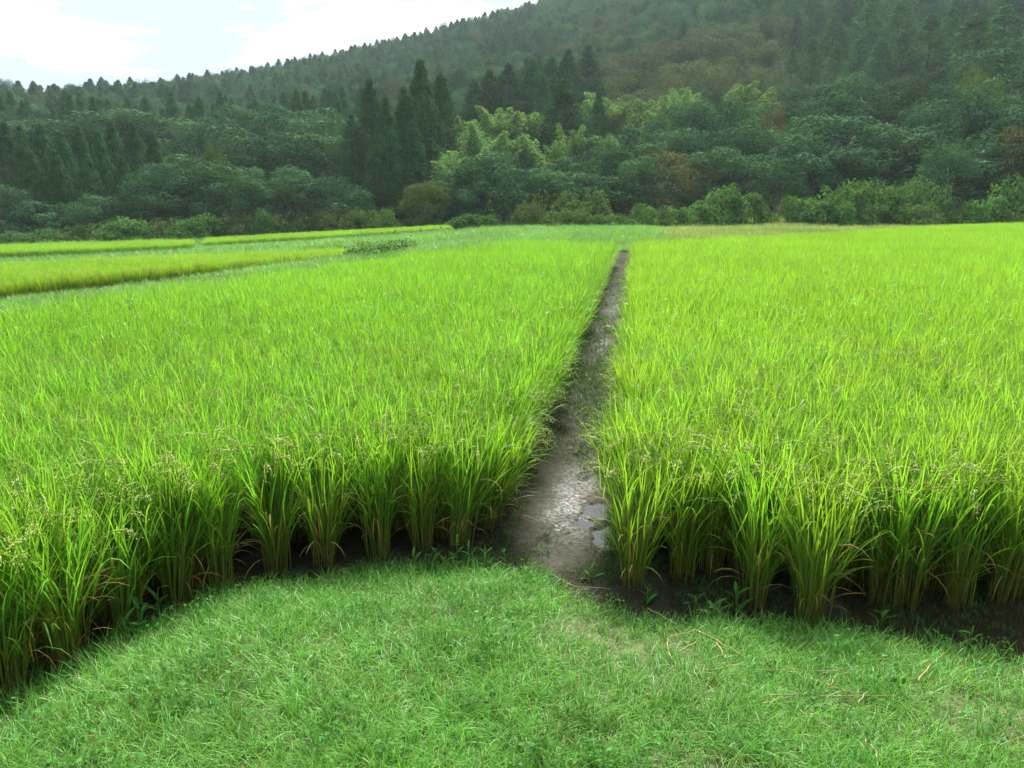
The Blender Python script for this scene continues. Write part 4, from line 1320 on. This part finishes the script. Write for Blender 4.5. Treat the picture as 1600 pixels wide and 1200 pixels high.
kk = 0
for px, py, d in [(548, 396, 40), (560, 398, 38.5), (573, 399, 37.5), (586, 400, 36.5), (600, 399, 36.5), (613, 397, 37), (627, 394, 38), (639, 391, 39), (552, 391, 43), (566, 392, 42), (580, 392, 41.5), (595, 391, 41.5), (610, 390, 41.5), (625, 388, 42), (638, 385, 42.5)]:
    p = at_d(px, py, d)
    z = float(ground_z(np.array([p[0]]), np.array([p[1]]))[0])
    veg(p[0], p[1], z, 1.15, 'vegetable bush in the %s row of the terrace plot, %s from the left' % (('front', ORD[kk]) if kk < 8 else ('back', ORD[kk - 8])), 'vegetable bushes in the terrace plot', 7000 + kk); kk += 1
for t in np.linspace(0, 1, 16):
    px, py, d = 545 + 155 * t, 369.5 - 9 * t, 70 + 6 * t
    p = at_d(px, py, d)
    z = float(ground_z(np.array([p[0]]), np.array([p[1]]))[0])
    veg(p[0], p[1], z + 0.1, 0.95, 'low vegetable plant in the row before the far rice strip, %s from the left' % NUM[kk - 15], 'row of vegetables on the far terrace', 7100 + kk); kk += 1


def stone(name, px, py, d, size, c, label, cat, seedv, flat=0.6):
    r = np.random.default_rng(seedv)
    n, m = 10, 7
    V = []
    for i in range(m):
        a = math.pi * i / (m - 1)
        for j in range(n):
            b = 2 * math.pi * j / n
            rr = 1 + r.normal(0, 0.09)
            V.append([size * rr * math.sin(a) * math.cos(b) * 1.2, size * rr * math.sin(a) * math.sin(b), size * flat * rr * math.cos(a)])
    Q = [[i * n + j, i * n + (j + 1) % n, (i + 1) * n + (j + 1) % n, (i + 1) * n + j] for i in range(m - 1) for j in range(n)]
    o = obj(name, mesh(name, V, Q, None, [plain_mat(name + ' surface', tuple(x * 0.8 for x in c), c, 6, 0.8)], smooth=True))
    p = at_d(px, py, d)
    z = float(ground_z(np.array([p[0]]), np.array([p[1]]))[0])
    o.location = (p[0], p[1], z + size * flat * 0.75)
    tag(o, label, cat)


stone('stone', 818, 367, 55, 0.24, (0.62, 0.62, 0.6), 'larger pale stone at the far corner of the fields below the forest', 'stone', 1)
stone('stone', 812, 372.5, 50, 0.16, (0.75, 0.75, 0.73), 'small whitish stone just before the larger pale stone', 'stone', 2)
stone('compost_heap', 654, 367, 62, 0.6, (0.02, 0.022, 0.02), 'dark low heap lying on the grass terrace below the vines', 'heap', 3, 0.35)

# bare earth ridge at the far end of the fields
g = Geo()
ridge = [at_d(px, py, d) for px, py, d in [(815, 366.5, 57), (870, 365, 58), (930, 363, 59.5), (1000, 361, 61), (1080, 359, 64)]]
pts = np.array([[p[0], p[1], float(ground_z(np.array([p[0]]), np.array([p[1]]))[0]) + 0.08] for p in ridge])
fine = np.array([pts[min(int(t), 3)] * (1 - (t - min(int(t), 3))) + pts[min(int(t), 3) + 1] * (t - min(int(t), 3)) for t in np.linspace(0, 4, 40)])
fine += rng.normal(0, 0.03, fine.shape)
tube(g, fine, np.full(40, 0.20) + rng.normal(0, 0.03, 40), 7)
o = obj('earth_ridge', g.mesh('earth_ridge', [plain_mat('bare earth', (0.07, 0.065, 0.03), (0.13, 0.11, 0.05), 3)], True))
tag(o, 'low bare brown earth ridge along the far end of the fields', kind='structure')

# ------------------------------------------------------------------ small things on and beside the bank
LEAF_W = []
for k in range(4):
    r = np.random.default_rng(800 + k)
    g = Geo()
    blades(g, [(0, 0, 0)], 0.0, 0.10, 0.7 + 0.2 * k * 0.3, 0.8, 0.022 + 0.004 * k, 5, 1.1, r, wpow=0.55)
    LEAF_W.append(g.mesh('leaf', [M_WEED], True))


def weed(x, y, z, H, nl, label, seedv, ls=1.0, group='broad-leaved weeds along the edge of the bank'):
    rr = random.Random(seedv)
    root = bpy.data.objects.new('weed', None); COL.objects.link(root)
    root.location = (x, y, z)
    root.rotation_euler = (rr.gauss(0, 0.12), rr.gauss(0, 0.12), rr.uniform(0, 6.28))
    tag(root, label, 'weed', group)
    g = Geo()
    tube(g, [(0, 0, -0.02), (0.006, 0, H * 0.5), (-0.004, 0.008, H)], [0.004, 0.003, 0.0018], 5, t=0.8)
    obj('stem', g.mesh('stem', [M_STEM], True), root)
    for j in range(nl):
        f = (j + 0.6) / nl
        c = obj('leaf', LEAF_W[rr.randrange(4)], root)
        c.location = (0, 0, H * f)
        s = ls * (1.15 - 0.5 * f) * rr.uniform(0.8, 1.2)
        c.scale = (s, s, s)
        c.rotation_euler = (0, rr.gauss(-0.1, 0.15), j * 2.4 + rr.gauss(0, 0.3))


def bz(x, y): return float(bank_z(np.array([x]), np.array([y]))[0])


WEEDS = [
    (645, 892, .13, 8, 1.0, 'small leafy weed at the rim below the left rice, leftmost of the patch'), (672, 888, .16, 9, .9, 'leafy weed left of the tall one in the rim patch by the left rice'), (694, 890, .12, 7, .9, 'low weed in the middle of the rim patch by the left rice'),
    (714, 884, .20, 10, .9, 'tallest leafy weed of the rim patch by the left rice'), (738, 886, .15, 9, .9, 'weed right of the tallest one in the rim patch'), (762, 888, .18, 9, .8, 'weed near the path end of the rim patch'), (612, 900, .10, 7, .8, 'tiny weed apart from the left end of the rim patch'), (792, 886, .13, 8, .7, 'last small weed of the rim patch beside the muddy path'),
    (215, 990, .20, 7, 1.5, 'broad-bladed weed sticking out under the left rice, the lower one'), (248, 968, .22, 7, 1.6, 'broad-bladed blue-green weed arching over the grass by the left rice'), (318, 950, .13, 6, 1.3, 'low broad-bladed weed at the foot of the left rice'), (200, 1005, .15, 6, 1.3, 'short broad-bladed weed nearest the bottom left corner'),
    (1010, 938, .11, 8, .8, 'small weed at the foot of the corner rice clump'), (1120, 965, .12, 7, 1.1, 'spreading weed between the path and the jutting rice clump'), (1150, 955, .16, 8, 1.1, 'upright weed left of the jutting rice clump'), (1090, 950, .10, 7, .9, 'low weed between the first two right rice clumps'),
    (1220, 985, .10, 7, .8, 'small weed below the jutting rice clump'), (1290, 990, .09, 6, .8, 'tiny weed right of the jutting rice clump'), (1375, 975, .12, 6, 1.0, 'weed with a curled blade in the dark water at the right'), (1460, 1010, .13, 9, .9, 'leafy weed on the rim at the far right'), (1510, 1020, .15, 10, .9, 'thick leafy weed nearest the right edge of the bank'),
    (955, 860, .12, 6, .9, 'thin weed on the mud beside the puddle'), (925, 905, .10, 6, .8, 'small weed on the mud below the puddle'),
]
for i, (px, py, H, nl, ls, lab) in enumerate(WEEDS):
    p = at_z(px, py, 0.03)
    z = max(bz(p[0], p[1]), 0.0)
    weed(p[0], p[1], z, H, nl, lab, 8000 + i, ls)


# small flower spike
g = Geo()
p = at_z(1240, 960, 0.0)
root = bpy.data.objects.new('flower', None); COL.objects.link(root)
root.location = (p[0], p[1], 0); tag(root, 'thin stalk with tiny white flowers left of the jutting rice clump', 'flower')
tube(g, [(0, 0, -0.02), (0.01, 0, 0.10), (0.03, 0.0, 0.22)], [0.0025, 0.002, 0.001], 5, t=0.5)
obj('stem', g.mesh('stem', [M_STEM], True), root)
M_PETAL = plain_mat('petal', (0.75, 0.73, 0.78), (0.85, 0.84, 0.86), 20, 0.6, 0)
g = Geo()
r = np.random.default_rng(3)
a = np.arange(5) * 2 * math.pi / 5
cards(g, np.stack([0.006 * np.cos(a), 0.006 * np.sin(a), np.zeros(5)], -1), np.stack([np.cos(a) * 0.4, np.sin(a) * 0.4, np.ones(5)], -1), 0.013, 0.8, r)
PET = g.mesh('blossom', [M_PETAL])
for dz, dx in [(0.22, 0.03), (0.20, 0.02), (0.185, 0.034), (0.15, 0.012), (0.12, 0.016), (0.17, 0.005)]:
    c = obj('blossom', PET, root); c.location = (dx, -0.006, dz); c.rotation_euler = (0.9, 0.2, dz * 50)

# dry stalks lying on the grass
M_STRAW = plain_mat('straw', (0.24, 0.19, 0.085), (0.38, 0.31, 0.15), 25, 0.7, 0.1)
STALKS = [
    ([(1085, 985), (1120, 1000), (1165, 1027)], .0042, 'bent dry stalk, the long right arm of the broken pair near the rim'), ([(1085, 985), (1062, 990), (1043, 996)], .004, 'short dry stalk running left from the top of the broken pair'),
    ([(1043, 996), (1042, 1008), (1050, 1032)], .0035, 'short dry stalk pointing down at the left of the broken pair'), ([(1120, 1003), (1128, 1018), (1136, 1030)], .004, 'pale dry stalk hanging down inside the broken pair'),
    ([(1060, 1017), (1090, 1002), (1110, 1006)], .003, 'thin dry stalk across the broken pair'), ([(1230, 1048), (1275, 1062), (1335, 1086)], .0035, 'dry straw slanting down to the right over the grass'),
    ([(1180, 1046), (1260, 1047), (1325, 1050)], .003, 'upper level dry straw lying across the grass at the right'), ([(1195, 1086), (1290, 1086), (1395, 1088)], .0038, 'lower level dry straw lying across the grass at the right'),
    ([(1290, 1090), (1318, 1078), (1352, 1082)], .003, 'short crooked straw on the lower level straw'), ([(1340, 1098), (1350, 1088), (1356, 1080)], .004, 'stubby pale straw standing up from the lower level straw'),
    ([(1433, 1064), (1452, 1040), (1477, 1019)], .0045, 'pale green-yellow stalk leaning up to the right by itself'), ([(1250, 1110), (1280, 1125), (1302, 1138)], .003, 'short straw below the level straws'),
    ([(1350, 1155), (1368, 1172), (1384, 1186)], .004, 'short orange straw near the bottom edge'), ([(1300, 1068), (1305, 1058), (1306, 1052)], .0028, 'tiny straw between the two level straws'),
    ([(1190, 1100), (1225, 1090), (1262, 1082)], .0028, 'thin straw rising to the left end of the lower level straw'), ([(860, 898), (900, 916), (955, 920)], .0035, 'dry stalk lying over the mud at the end of the path'),
    ([(1012, 950), (1035, 962), (1058, 976)], .004, 'dry stalk bridging the mud and the rim'), ([(1150, 1040), (1110, 1045), (1075, 1044)], .0026, 'thin pale straw left of the level straws'),
]
for i, (pp, rad, lab) in enumerate(STALKS):
    r = np.random.default_rng(8500 + i)
    W = []
    for px, py in pp:
        z = 0.3
        for _ in range(8):
            p = at_z(px, py, z); z = max(bz(p[0], p[1]), 0.01) + 0.055
        W.append(at_z(px, py, z))
    W = np.array(W)
    t = np.linspace(0, 2, 9)
    pts = np.array([W[min(int(x), 1)] * (1 - (x - min(int(x), 1))) + W[min(int(x), 1) + 1] * (x - min(int(x), 1)) for x in t]) + r.normal(0, 0.003, (9, 3))
    g = Geo(); tube(g, pts, np.linspace(rad * 0.78, rad * 0.45, 9), 5)
    o = obj('dry_stalk', g.mesh('dry_stalk', [M_STRAW], True))
    tag(o, lab, 'straw', 'dry stalks lying on the bank')

# ------------------------------------------------------------------ air
hz_m = bpy.data.materials.new('haze air')
nt, nd, lk = nodes(hz_m)
pv = nd.new('ShaderNodeVolumePrincipled')
pv.inputs['Color'].default_value = (0.74, 0.92, 1.0, 1)
pv.inputs['Density'].default_value = 0.00018
pv.inputs['Anisotropy'].default_value = 0.2
out = nd.new('ShaderNodeOutputMaterial'); lk.new(pv.outputs[0], out.inputs['Volume'])
zmin, zmax = float(GZ.min()) - 1.2, max(float(GZ.max()), float(Z.max())) + 24
x0, x1, y0, y1 = -775, 775, -775, 775
V = [(x, y, z) for z in (zmin, zmax) for x, y in ((x0, y0), (x1, y0), (x1, y1), (x0, y1))]
Q = [[3, 2, 1, 0], [4, 5, 6, 7], [0, 1, 5, 4], [1, 2, 6, 5], [2, 3, 7, 6], [3, 0, 4, 7]]
haze = obj('haze', mesh('haze', V, Q, None, [hz_m]))
tag(haze, 'pale moist air veiling the far hillside', kind='stuff')
print('OBJECTS', len(scene.objects), 'rice', len(left), len(right), 'trees', len(X), isthing.sum(), 'ground', GZ.min(), GZ.max())
